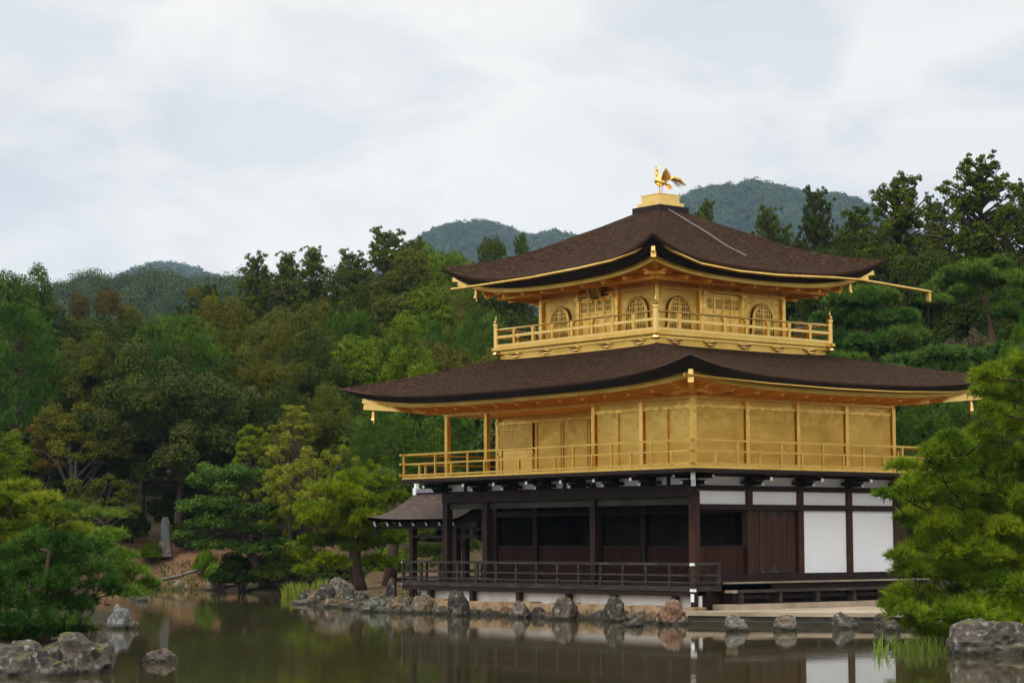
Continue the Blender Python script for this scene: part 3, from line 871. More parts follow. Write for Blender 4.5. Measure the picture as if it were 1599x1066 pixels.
    for s in (Side(CX, CY, 1, 0, 0, -1), Side(CX, CY, 0, 1, 1, 0), Side(CX, CY, -1, 0, 0, 1), Side(CX, CY, 0, -1, -1, 0)):
        for i in range(9):
            a = -3.8 + i * 0.95
            k = MB(); lf = 0.30 * float(lift(e - abs(a), 1.25))
            k.bar(s.p(a, 3.15, 9.14 + lf), s.p(a, 4.18, 9.04 + lf), .10, .10)
            k.bar(s.p(a, 4.1, 9.05 + lf), s.p(a, 4.24, 9.12 + lf), .11, .08)
            k.build('rafter_arm', GOLD_BOUNCE, roof)
        k = MB()
        k.bar(s.p(-3.75, 3.65, 9.10), s.p(3.75, 3.65, 9.10), .10, .12)
        k.build('purlin', GOLD_BOUNCE, roof)
    ped = MB()
    ped.mi = 1; ped.box(CX - .64, CX + .64, CY - .64, CY + .64, 11.66, 11.93)
    ped.mi = 0
    ped.box(CX - .53, CX + .53, CY - .53, CY + .53, 11.93, 12.06)
    ped.box(CX - .42, CX + .42, CY - .42, CY + .42, 12.06, 12.30)
    ped.box(CX - .45, CX + .45, CY - .45, CY + .45, 12.30, 12.335)
    for sx in (-1, 0, 1):
        ped.box(CX + sx * .4 - .03, CX + sx * .4 + .03, CY - .428, CY + .428, 12.062, 12.298)
        ped.box(CX - .428, CX + .428, CY + sx * .4 - .03, CY + sx * .4 + .03, 12.063, 12.297)
    o = ped.build('pedestal', [GOLDB, DARKWOOD], roof); o['label'] = 'stepped gold pedestal on a dark plinth'
    # gutters under the upper eave
    g = MB()
    E_ = [(-1.0, -.53, 9.99), (-1.02, .09, 9.70), (-1.02, 1.25, 9.42), (-1.02, 2.83, 9.315), (-1.02, 4.47, 9.32), (-1.02, 5.74, 9.37), (-1.02, 7.03, 9.43), (-1.02, 8.21, 9.45), (-1.02, 11.58, 9.30)]
    g.tube([(x + .10, y, z) for x, y, z in E_], 0.045, 8)
    x, y, z = E_[-1]
    g.box(x + .04, x + .16, y - .18, y - .06, z - .32, z - .04)
    g.build('gutter', GOLD, roof)
    g = MB()
    S_ = [(-1.0, -.5, 9.99), (-1.66, -.54, 9.69), (-2.72, -.54, 9.54), (-4.18, -.54, 9.46), (-6.47, -.54, 9.40), (-9.72, -.54, 9.40), (-10.45, -.54, 9.41)]
    g.tube([(x, y - .10, z) for x, y, z in S_], 0.042, 8)
    g.build('gutter', GOLD, roof)
    ch = MB()
    pts = []
    for i in range(60):
        t = i / 59; r = .66 + t * 2.95
        tt = (r - .63) / (4.95 - .63)
        z = zh(tt) - 0.70 * tt ** 1.5
        pts.append((CX + r, CY - 0.28 + t * 0.55, z + .05))
    for i in range(58):
        a, c = Vector(pts[i]), Vector(pts[i + 1])
        ch.bar(a, a + (c - a) * (1.0 if i % 2 else .8), .045 if i % 2 else .02, .02 if i % 2 else .045)
    ch.build('chain', CHAIN, roof)

    # ---------------- lower roof
    rings = [(0.01, 5.84, 0.52, 'lip'), (0.03, 5.80, 0.51, 'lip'), (0.18, 5.645, 0.42, 'edge'), (0.40, 5.645, 0.36, 'edge'), (0.41, 5.69, 0.36, 'edge'),
             (0.43, 5.69, 0.33, 'fascia'), (0.45, 5.53, 0.30, 'fascia'), (0.55, 5.53, 0.28, 'fascia'), (0.57, 5.60, 0.27, 'soffit'), (1.2, 5.58, 0.15, 'soffit'), (2.2, 5.60, 0.0, 'soffit')]
    ex = 2.12
    low = build_roof(root, 'broad lower roof of dark bark round the middle storey', (CX - 3.6, CX + 3.6, CY - 3.6, CY + 3.6), (-W_ - ex - .15, ex, -ex, D_ + ex), lambda t: 7.17 - 1.04 * t + 0.20 * t * t,
                     lambda t: 0.05 + 0.43 * t ** 1.25, 0.48, rings, 1.7, 0.36, None, None, rm)
    for x0, y0, sx, sy in ((0, 0, 1, -1), (0, D_, 1, 1), (-W_, 0, -1, -1), (-W_, D_, -1, 1)):
        hipr = MB()
        hipr.bar((x0, y0, 5.54), (x0 + sx * 1.95, y0 + sy * 1.95, 5.72), .16, .18)
        hipr.bar((x0 + sx * 1.5, y0 + sy * 1.5, 5.80), (x0 + sx * 1.98, y0 + sy * 1.98, 5.92), .13, .15)
        hipr.build('hip_rafter', GOLDB, low)
    for s, L_ in ((Side(0, 0, -1, 0, 0, -1), W_), (Side(0, 0, 0, 1, 1, 0), D_), (Side(-W_, 0, 0, 1, -1, 0), D_)):
        n = int(round((L_ + 1.6) / 1.0))
        for i in range(n + 1):
            a = -.8 + i * (L_ + 1.6) / n
            dd = min(a + ex, L_ + ex - a); lf = 0.28 * float(lift(dd, 1.7))
            k = MB()
            k.bar(s.p(a, .05, 5.50), s.p(a, 1.38, 5.48 + lf), .11, .10)
            k.bar(s.p(a, 1.34, 5.49 + lf), s.p(a, 1.52, 5.56 + lf), .12, .09)
            k.build('rafter_arm', GOLD_BOUNCE, low)
    g = MB()
    g.tube([(2.0, -2.25, 5.83), (2.02, -1.43, 5.80), (2.02, 1.07, 5.72), (2.02, 3.7, 5.68), (2.02, 6.49, 5.70), (2.02, 9.2, 5.80)], .03, 8)
    g.build('gutter', GOLD, low)

    # ---------------- middle storey
    z2 = 3.42; zt = 5.56
    m = MB()
    m.box(-2 * BAY, -.04, .06, 2.13, z2, zt)            # closed block at the near corner
    m.box(-W_ + .04, -.04, 2.16, D_ - .04, z2, zt)       # rear rooms
    mid = m.build('storey', GOLDW, root); mid['label'] = 'gilded middle storey with slatted shutters and an open porch'
    c = MB(); c.box(-W_ - .02, -2 * BAY - .06, .02, 2.12, 5.40, 5.56); c.build('ceiling', GOLD_BOUNCE, mid)
    bm = MB()
    bm.box(-W_ - .1, .1, -.10, .12, 5.38, 5.56)
    bm.box(-.12, .10, .13, D_, 5.38, 5.56)
    bm.box(-W_ - .10, -W_ + .12, .13, D_, 5.38, 5.56)
    bm.box(-2 * BAY, -.1, -.02, .06, 5.10, 5.20); bm.box(-.06, .03, .1, D_ - .1, 5.13, 5.22)
    bm.box(-.06, .05, .1, D_ - .1, z2, 3.54); bm.box(-2 * BAY, -.1, -.04, .06, z2, 3.53)
    bm.build('beam', GOLD, mid)
    cols = [(0, k * BAY) for k in range(5)] + [(x, 0) for x in COLS_S[1:]] + [(-W_, 2.13), (-W_, D_)]
    for x, y in cols:
        k = MB(); k.box(x - .07, x + .07, y - .07, y + .07, z2 - .06, 5.38); k.build('column', GOLD if (x, y) != (-2.13, 0) else GOLDB, mid)
    # east shutters: fine lattice over boards
    for k in range(4):
        s = MB(); y0, y1 = k * BAY + .11, (k + 1) * BAY - .11
        s.box(-.05, .0, y0, y1, 3.54, 5.13)
        for i in range(34):
            z = 3.58 + i * 0.046
            s.box(0, .008, y0, y1, z - .014, z + .014)
        for i in range(44):
            y = y0 + (i + .5) * (y1 - y0) / 44
            s.box(0, .010, y - .008, y + .008, 3.54, 5.13)
        s.build('shutter', GOLDW, mid)
    # south shutters: horizontal slats, two leaves to a bay
    for k in range(2):
        for q in range(2):
            x1 = -k * BAY - q * BAY / 2 - (.11 if q == 0 else .01); x0 = -k * BAY - (q + 1) * BAY / 2 + (.11 if q == 1 else .01)
            s = MB(); s.box(x0, x1, 0.02, .06, 3.53, 5.10)
            for i in range(27):
                z = 3.57 + i * 0.0577
                s.box(x0 + .02, x1 - .02, .004, .02, z - .020, z + .020)
            if q == 1: s.box(x1 - .01, x1 + .05, -.045, .02, 3.53, 5.10)
            s.build('shutter', GOLDW, mid)
    # recessed porch wall
    yw = 2.13
    lt = MB()
    x0, x1, za, zb = -11.42, -9.72, 4.28, 5.16
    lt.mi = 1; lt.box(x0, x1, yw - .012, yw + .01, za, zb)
    lt.mi = 0
    for i in range(21):
        x = x0 + i * (x1 - x0) / 20
        lt.box(x - .016, x + .016, yw - .06, yw - .02, za, zb)
    for i in range(12):
        z = za + i * (zb - za) / 11
        lt.box(x0, x1, yw - .056, yw - .024, z - .016, z + .016)
    lt.box(x0 - .08, x1 + .08, yw - .07, yw + .02, zb + .018, zb + .09)
    lt.box(x0 - .08, x1 + .08, yw - .07, yw + .02, 4.17, za - .018); lt.box(x0, x1, yw - .03, yw + .02, 3.46, 4.17)
    lt.build('lattice_panel', [GOLD, dark], mid)
    for x0, x1 in ((-9.50, -8.25), (-8.20, -6.95), (-6.90, -5.7)):
        d = MB(); d.box(x0 + .03, x1 - .03, yw - .03, yw + .02, 3.46, 5.14)
        d.box(x0, x0 + .06, yw - .07, yw + .02, 3.46, 5.16); d.box(x1 - .05, x1, yw - .06, yw + .02, 3.46, 5.16)
        d.build('door', GOLDW, mid)
    pc = MB(); pc.box(-5.62, -5.5, yw - .2, yw + .02, 3.46, 5.18); pc.box(-11.6, -4.3, yw - .06, yw + .02, 5.16, 5.26); pc.build('post', GOLD, mid)

    # ---------------- middle balcony
    vb = 1.06
    b = MB()
    b.box(-W_ - vb, vb, -vb, D_ + vb, 3.345, 3.415)
    b.mi = 1
    b.box(-W_ - vb - .04, vb + .04, -vb - .04, D_ + vb + .04, 3.235, 3.340)
    bal = b.build('balcony', [GOLD, DARKWOOD], root); bal['label'] = 'gilded middle balcony with a low open railing'
    r = MB()
    for z, t in ((4.165, .055), (3.86, .05), (3.505, .055)):
        seg_boxes_rail(r, -W_ - vb + .05, vb - .05, -vb + .05, D_ + vb - .05, z, t, t)
        for x, y in ((vb - .05, -vb + .05), (-W_ - vb + .05, -vb + .05)):
            r.box(x - .16, x + .16, y - .041, y + .041, z - t - .004, z + .004); r.box(x - .043, x + .043, y - .16, y + .16, z - t - .006, z + .006)
    r.build('railing', GOLDW, bal)
    pos = []
    x = vb - .05; i = 0
    n = 16
    for i in range(n + 1):
        pos.append((vb - .05 - i * (W_ + 2 * vb - .1) / n, -vb + .05, i % 2))
        if i < n: pos.append((vb - .05 - i * (W_ + 2 * vb - .1) / n, D_ + vb - .05, i % 2))
    n = 12
    for i in range(1, n + 1):
        pos.append((vb - .05, -vb + .05 + i * (D_ + 2 * vb - .1) / n, i % 2)); pos.append((-W_ - vb + .05, -vb + .05 + i * (D_ + 2 * vb - .1) / n, i % 2))
    for x, y, odd in pos:
        p = MB(); p.box(x - .032, x + .032, y - .032, y + .032, 3.41, 3.81 if odd else 4.11); p.build('post', GOLDW, bal)

    # ---------------- ground storey
    f = MB()
    f.box(-W_ + .05, .05, 2.2, D_, -.10, .15)
    f.box(-W_ - .05, .85, -.05, 2.2, -.08, .14)
    g1 = f.build('storey', DARKWOOD, root); g1['label'] = 'dark timber ground storey open towards the pond'
    inn = MB()
    inn.box(-W_ + .1, -2.8, 5.6, 5.7, .15, 3.2); inn.box(-4.4, -4.3, 2.4, 5.6, .15, 1.1)
    inn.box(-2.8, -.2, 6.2, 6.3, .15, 3.2); inn.box(-2.86, -2.8, 4.4, 6.3, .15, 3.2)
    inn.box(-11.66, -11.58, 2.3, 6.5, .15, 3.2); inn.box(-.3, -.2, 2.3, 6.1, .15, 3.2); inn.box(-W_ + .1, -.1, 6.4, 6.5, .0, 3.2)
    inn.build('inner_wall', INTERIOR, g1)
    cl = MB(); cl.box(-W_ - .02, -.02, .02, D_, 3.0, 3.2); cl.build('ceiling', DARKWOOD, g1)
    for x, y in [(0, k * BAY) for k in range(5)] + [(x, 0) for x in (-4.26, -9.435, -11.5)] + [(x, 2.13) for x in (-2.13, -4.37, -6.4, -9.52, -11.6)] + [(-11.5, D_), (-11.5, 5.3)]:
        k = MB(); k.box(x - .115, x + .115, y - .115, y + .115, -.85 if y == 0 else -.1, 3.0)
        k.build('column', REDWOOD if x > -.5 else DARKWOOD, g1)
    bm = MB()
    bm.box(-W_ - .13, .13, -.135, .10, 2.58, 2.93)
    bm.box(-W_ - .13, .14, -.10, .12, 3.16, 3.24); bm.box(-.10, .14, .12, D_ + .1, 3.17, 3.24)
    bm.box(-.12, .14, .136, D_ + .1, 2.76, 2.91); bm.box(-.12, .14, .136, D_ + .1, 2.21, 2.37)
    bm.box(-.12, .15, .137, D_ + .1, .16, .37)
    bm.box(-W_, -.1, 2.05, 2.2, 2.12, 2.3)
    bm.build('beam', DARKWOOD, g1)
    hd = MB(); hd.box(-W_ - .05, -.14, .0, .06, 2.36, 2.58); hd.build('hanging_panel', INTERIOR, g1)
    tie = MB(); tie.box(-W_, -.13, 2.0, 2.06, 2.16, 2.2); tie.build('rail', REDWOOD, g1)
    # low lattice shutters in the inner row and the first east bay
    xs = [-.1, -2.13, -4.37, -6.4, -9.52, -11.6]
    for a, b_ in zip(xs[:-1], xs[1:]):
        s = MB(); s.box(b_ + .13, a - .13, 2.11, 2.15, .16, 1.16)
        n = int((a - b_) / .085)
        for i in range(n):
            x = b_ + .15 + i * (a - b_ - .3) / max(1, n - 1)
            s.box(x - .012, x + .012, 2.085, 2.11, .18, 1.14)
        for i in range(12):
            z = .2 + i * .085; s.box(b_ + .13, a - .13, 2.08, 2.108, z - .012, z + .012)
        s.mi = 1; s.box(b_ + .13, a - .13, 2.07, 2.16, 1.163, 1.20)
        s.build('lattice_panel', [REDWOOD, DARKWOOD], g1)
    s = MB(); s.box(-.06, -.02, .13, 2.0, .37, 1.14)
    for i in range(22):
        y = .16 + i * .084; s.box(-.02, .0, y - .012, y + .012, .38, 1.13)
    for i in range(10):
        z = .40 + i * .08; s.box(-.022, .006, .13, 2.0, z - .012, z + .012)
    s.mi = 1; s.box(-.07, .03, .13, 2.0, 1.14, 1.18)
    s.build('lattice_panel', [REDWOOD, DARKWOOD], g1)
    # board doors of the second east bay
    for a0, a1, b0, b1 in ((2.25, 2.595, 2.595, 2.66), (3.825, 4.14, 3.76, 3.825)):
        dr = MB(); dr.box(-.06, .0, a0, a1, .37, 2.21); dr.box(-.07, .02, b0, b1, .37, 2.21); dr.build('door_jamb', REDWOOD, g1)
    for y0, y1 in ((2.66, 3.20), (3.22, 3.76)):
        dr = MB(); dr.box(-.05, -.005, y0, y1, .38, 2.21)
        for i in range(1, 4):
            y = y0 + i * (y1 - y0) / 4; dr.box(-.005, .0, y - .006, y + .006, .4, 2.2)
        dd = dr.build('door', REDWOOD, g1)
        for z, sg in ((.40, 1), (2.18, -1)):
            for y, sy in ((y0 + .01, 1), (y1 - .01, -1)):
                ft = MB()
                P_ = [(y, z), (y + sy * .22, z), (y + sy * .10, z + sg * .05), (y + sy * .05, z + sg * .14), (y, z + sg * .30)]
                ft.add([(.012, a, c) for a, c in P_], [(0, 1, 2, 3, 4)])
                ft.add([(-.004, a, c) for a, c in P_], [(0, 1, 2, 3, 4)])
                ft.build('fitting', VERDIGRIS, dd)
    # plaster
    for k in range(4):
        p = MB(); p.box(-.05, .045, k * BAY + .125, (k + 1) * BAY - .125, 2.375, 2.755); p.build('plaster_panel', PLASTER, g1)
        p = MB(); p.box(-.05, .02, k * BAY + .125, (k + 1) * BAY - .125, 2.912, 3.165); p.build('plaster_panel', PLASTER, g1)
    for k in (2, 3):
        p = MB(); p.box(-.05, .05, k * BAY + .125, (k + 1) * BAY - .125, .375, 2.205); p.build('plaster_panel', PLASTER, g1)
    xs = [-.14, -1.0, -2.13, -3.2, -4.26, -5.6, -7.0, -8.3, -9.435, -10.5, -11.5]
    for a, b_ in zip(xs[:-1], xs[1:]):
        p = MB(); p.box(b_ + .07, a - .07, -.03, .05, 2.932, 3.155); p.build('plaster_panel', PLASTER, g1)
    st = MB()
    for x in xs[1:]: st.box(x - .07, x + .07, -.06, .05, 2.934, 3.158)
    st.build('strut', DARKWOOD, g1)
    # brackets with whitened ends under the balcony
    spots = [(0, k * BAY, 1, 0) for k in range(1, 5)] + [(x, 0, 0, -1) for x in (-1.6, -3.2, -4.7, -6.3, -7.9, -9.435, -11.5)]
    for x, y, ux, uy in spots:
        k = MB(); vx, vy = -uy, ux
        if ux: vx, vy = 0, 1
        k.bar((x, y, 2.97), (x + ux * .62, y + uy * .62, 2.99), .12, .13)
        k.bar((x, y, 3.12), (x + ux * .96, y + uy * .96, 3.13), .12, .13)
        k.bar((x + ux * .55 - vx * .30, y + uy * .55 - vy * .30, 3.13), (x + ux * .55 + vx * .30, y + uy * .55 + vy * .30, 3.13), .1, .08)
        k.bar((x + ux * .12 - vx * .32, y + uy * .12 - vy * .32, 3.01), (x + ux * .12 + vx * .32, y + uy * .12 + vy * .32, 3.01), .1, .10)
        k.mi = 1
        for L_, z in ((.62, 2.97), (.96, 3.11)):
            k.bar((x + ux * L_, y + uy * L_, z - .02), (x + ux * (L_ + .03), y + uy * (L_ + .03), z - .02), .075, .085)
            k.bar((x + ux * (L_ - .06) - vx * .07, y + uy * (L_ - .06) - vy * .07, z + .072), (x + ux * (L_ - .06) + vx * .07, y + uy * (L_ - .06) + vy * .07, z + .072), .012, .02)
        k.build('bracket', [DARKWOOD, WHITE_PAINT], g1)
    k = MB()
    for L_, z in ((.52, 2.99), (.86, 3.16)):
        k.mi = 0; k.bar((0, 0, z), (L_, -L_, z), .13, .14); k.bar((0, 0, z), (L_ * .9, 0, z - .01), .12, .13); k.bar((0, 0, z), (0, -L_ * .9, z - .01), .12, .13)
        k.mi = 1; k.bar((L_, -L_, z - .02), (L_ + .03, -L_ - .03, z - .02), .13, .22)
        k.bar((L_ * .9, 0, z - .02), (L_ * .9 + .03, 0, z - .02), .07, .08); k.bar((0, -L_ * .9, z - .02), (0, -L_ * .9 - .03, z - .02), .07, .08)
    k.build('bracket', [DARKWOOD, WHITE_PAINT], g1)
    # beam-end caps
    for z in (2.75, 2.30):
        k = MB(); k.tube([(.02, -.15, z), (.02, -.165, z)], .055, 10); k.build('nail_cover', VERDIGRIS, g1)
        k = MB(); k.tube([(.14, .02, z), (.155, .02, z)], .055, 10); k.build('nail_cover', VERDIGRIS, g1)

    # ---------------- veranda over the water
    v1 = .88
    v = MB()
    v.box(-W_ - 1.32, v1, -v1, -.12, -.07, .0)
    v.box(.12, v1, -.12, .20, -.07, .0)
    v.mi = 1
    v.box(-W_ - 1.30, v1 - .02, -v1 + .02, -v1 + .14, -.21, -.072); v.box(-W_ - 1.30, v1 - .02, -.35, -.25, -.21, -.072)
    ver = v.build('veranda', [GREYWOOD, DARKWOOD], root); ver['label'] = 'weathered veranda with a dark railing over the water'
    r = MB()
    for z, t in ((.72, .075), (.40, .05), (.20, .045), (.055, .05)):
        r.box(-W_ - 1.32, v1 + (.05 if z > .7 else 0), -v1 + .02, -v1 + .02 + t, z - t, z)
        r.box(v1 - .02 - t, v1 - .02, -v1 + .02 + t, .17, z - t, z)
        r.box(-W_ - 1.30, -W_ - 1.30 + t, -v1 + .02 + t, 1.0, z - t, z)
    r.build('railing', GREYWOOD, ver)
    px = [v1 - .06 - i * (W_ + v1 + 1.24) / 14 for i in range(15)]
    for x in px:
        p = MB(); p.box(x - .035, x + .035, -v1 + .015, -v1 + .10, .003, .66); p.build('post', GREYWOOD, ver)
    p = MB(); p.box(v1 - .105, v1 - .015, .09, .17, .003, .66); p.build('post', GREYWOOD, ver)
    for i, x in enumerate([-.0, -2.6, -4.6, -6.9, -9.2, -11.4]):
        p = MB(); p.box(x - .08, x + .08, -v1 + .03, -v1 + .19, -.95, -.212); p.build('stilt', DARKWOOD, ver)
    p = MB(); p.box(v1 - .15, v1 - .01, -v1 + .01, -v1 + .15, -.75, -.07)
    p.build('stilt', DARKWOOD, ver)
    caps = []
    for z in (.68, -.035):
        caps += [(v1 + .0, v1 + .012, -v1 - .06, -v1 + .07, z - .045, z + .035), (v1 - .16, v1 - .06, -v1 - .012, -v1 + .0, z - .045, z + .035),
                 (-W_ - 1.335, -W_ - 1.32, -v1 + .0, -v1 + .10, z - .045, z + .035)]
    caps.append((v1 - .145, v1 - .015, -v1 - .004, -v1 + .008, -.36, -.14))
    for c_ in caps:
        w = MB(); w.box(*c_); w.build('end_cap', WHITE_PAINT, ver)
    # east walk and its step bench
    e_ = MB()
    e_.box(.14, .93, .21, D_ + .6, .10, .165); e_.mi = 1
    e_.box(.14, .85, .22, D_ + .5, -.12, .098); e_.mi = 2; e_.box(.925, .945, .21, D_ + .6, .125, .168)
    for i in range(6):
        y = .4 + i * 1.6; e_.mi = 1; e_.box(.72, .84, y - .06, y + .06, -.6, -.12)
    walk = e_.build('east_walk', [GREYWOOD, DARKWOOD, SLABSTONE], root)
    b = MB(); b.box(.98, 1.42, .26, 6.95, -.12, -.05)
    for i in range(5):
        y = .5 + i * 1.55; b.box(1.05, 1.16, y - .06, y + .06, -.55, -.12); b.box(1.26, 1.37, y - .06, y + .06, -.55, -.12)
    b.box(1.05, 1.10, .4, 6.8, -.30, -.2)
    b.mi = 1; b.box(.98, 1.42, .21, .26, -.125, -.045)
    b.build('step_bench', [GREYWOOD, SLABSTONE], walk)
    # plinth: white dado and cut stone base
    p = MB(); p.box(-W_ - .6, .80, -.62, -.5, -.55, -.2); p.build('dado', PLASTER_OLD, root)
    core = MB(); core.box(-W_ + .2, .7, -.45, D_ - .1, -1.2, -.12); core.build('base', DARKWOOD, root)

    # ---------------- annexe over the pond to the west
    a = empty('annexe', (-14.2, 2.6, WATER), None, None, None, None)
    tag(a, 'small open pavilion with a brown shingled gable roof at the left end', 'pavilion')
    rf = MB()
    yc = 2.6; hw = 1.62; x0, x1 = -17.35, -12.5
    rows = []
    for j in range(-10, 11):
        t = j / 10
        z = 3.02 - 0.93 * (1 - (1 - abs(t)) ** 1.55)
        row = []
        for i in range(17):
            q = i / 16
            x = x0 + (x1 - x0) * q
            inset = 0.62 * (1 - abs(t)) * (1 - q) ** 6
            lf = 0.10 * (1 - q) ** 5 * abs(t) ** 2
            row.append((x + inset, yc + t * hw, z + lf))
        rows.append(row)
    P = np.array(rows); rf.grid(P)
    P2 = P.copy(); P2[:, :, 2] -= .11
    rf.grid(P2[:, ::-1])
    rf.mi = 1
    for j in (0, -1):
        rf.grid(np.array([P[j], P2[j]])); rf.grid(np.array([P2[j], P[j]]))
    rf.grid(np.array([P[:, 0], P2[:, 0]])); rf.grid(np.array([P2[:, 0], P[:, 0]]))
    roof = rf.build('roof', [noise_mat('brown_shingle', [(0.25, (0.022, 0.014, 0.010)), (0.5, (0.050, 0.032, 0.023)), (0.75, (0.10, 0.070, 0.054))], scale=3, detail=9, rough=0.9, bump=0.8, bscale=14, stretch=(1, 3, 1)), EAVE_BLACK], a, smooth=True)
    rg = MB(); rg.box(-16.6, x1, yc - .09, yc + .09, 3.03, 3.09); rg.box(-16.6, x1, yc - .06, yc + .06, 3.091, 3.16)
    rg.mi = 1; rg.box(-16.78, -16.605, yc - .1, yc + .1, 2.96, 3.2); rg.box(-16.75, -16.63, yc - .06, yc + .06, 3.2, 3.36)
    rg.build('ridge', [TILE, WHITE_PAINT], roof)
    for i in range(7):
        ra = MB()
        x = -17.1 + i * .74
        ra.mi = 0; ra.bar((x, yc - .3, 2.5), (x, yc - hw + .13, 1.96), .06, .10)
        ra.mi = 1; ra.bar((x, yc - hw + .13, 1.958), (x, yc - hw + .10, 1.945), .065, .17)
        ra.build('rafter', [DARKWOOD, WHITE_PAINT], roof)
    pb = MB(); pb.box(-17.0, -11.75, yc - 1.2, yc - 1.08, 1.78, 1.98); pb.box(-17.0, -11.75, yc + 1.08, yc + 1.2, 1.78, 1.98); pb.box(-15.5, -11.75, yc - 1.18, yc - 1.1, 1.45, 1.55); pb.box(-15.5, -11.75, yc + 1.1, yc + 1.18, 1.45, 1.55)
    pb.build('beam', DARKWOOD, a)
    for x, y in ((-15.35, yc - 1.14), (-15.35, yc + 1.14), (-12.9, yc - 1.14), (-12.9, yc + 1.14)):
        p = MB(); p.box(x - .1, x + .1, y - .1, y + .1, -1.3, 1.78); p.build('post', DARKWOOD, a)
    fl = MB(); fl.box(-15.6, -11.7, yc - 1.3, yc + 1.3, -.06, .04); fl.build('floor', GREYWOOD, a)
    for y in (yc - 1.195, yc + 1.195):
        rl = MB()
        for z in (.66, .36, .16):
            rl.box(-15.5, -11.7, y - .025, y + .025, z - .05, z)
        for i in range(5):
            x = -15.4 + i * .9
            rl.box(x - .03, x + .03, y - .035, y + .035, .04, .612)
        rl.build('railing', DARKWOOD, a)
    return root


build_pavilion()


# ------------------------------------------------------------------ things hung or set on the pavilion
def wind_bell(x, y, z, label):
    b = MB()
    b.lathe([(.075, -.30), (.10, -.30), (.075, -.22), (.062, -.08), (.05, -.02), (.015, 0)], (x, y, z), 12)
    t = empty('wind_bell', (x, y, z - .3), label, 'bell', 'bells hung from the roof corners')
    b.build('bell', GOLDB, t)
    h = MB(); h.tube([(x, y, z - .01), (x, y, z + .14)], .016, 6); h.build('hook', GOLD, t)
    c = MB(); c.box(x - .03, x + .03, y - .004, y + .004, z - .40, z - .305); c.build('clapper', GOLD, t)


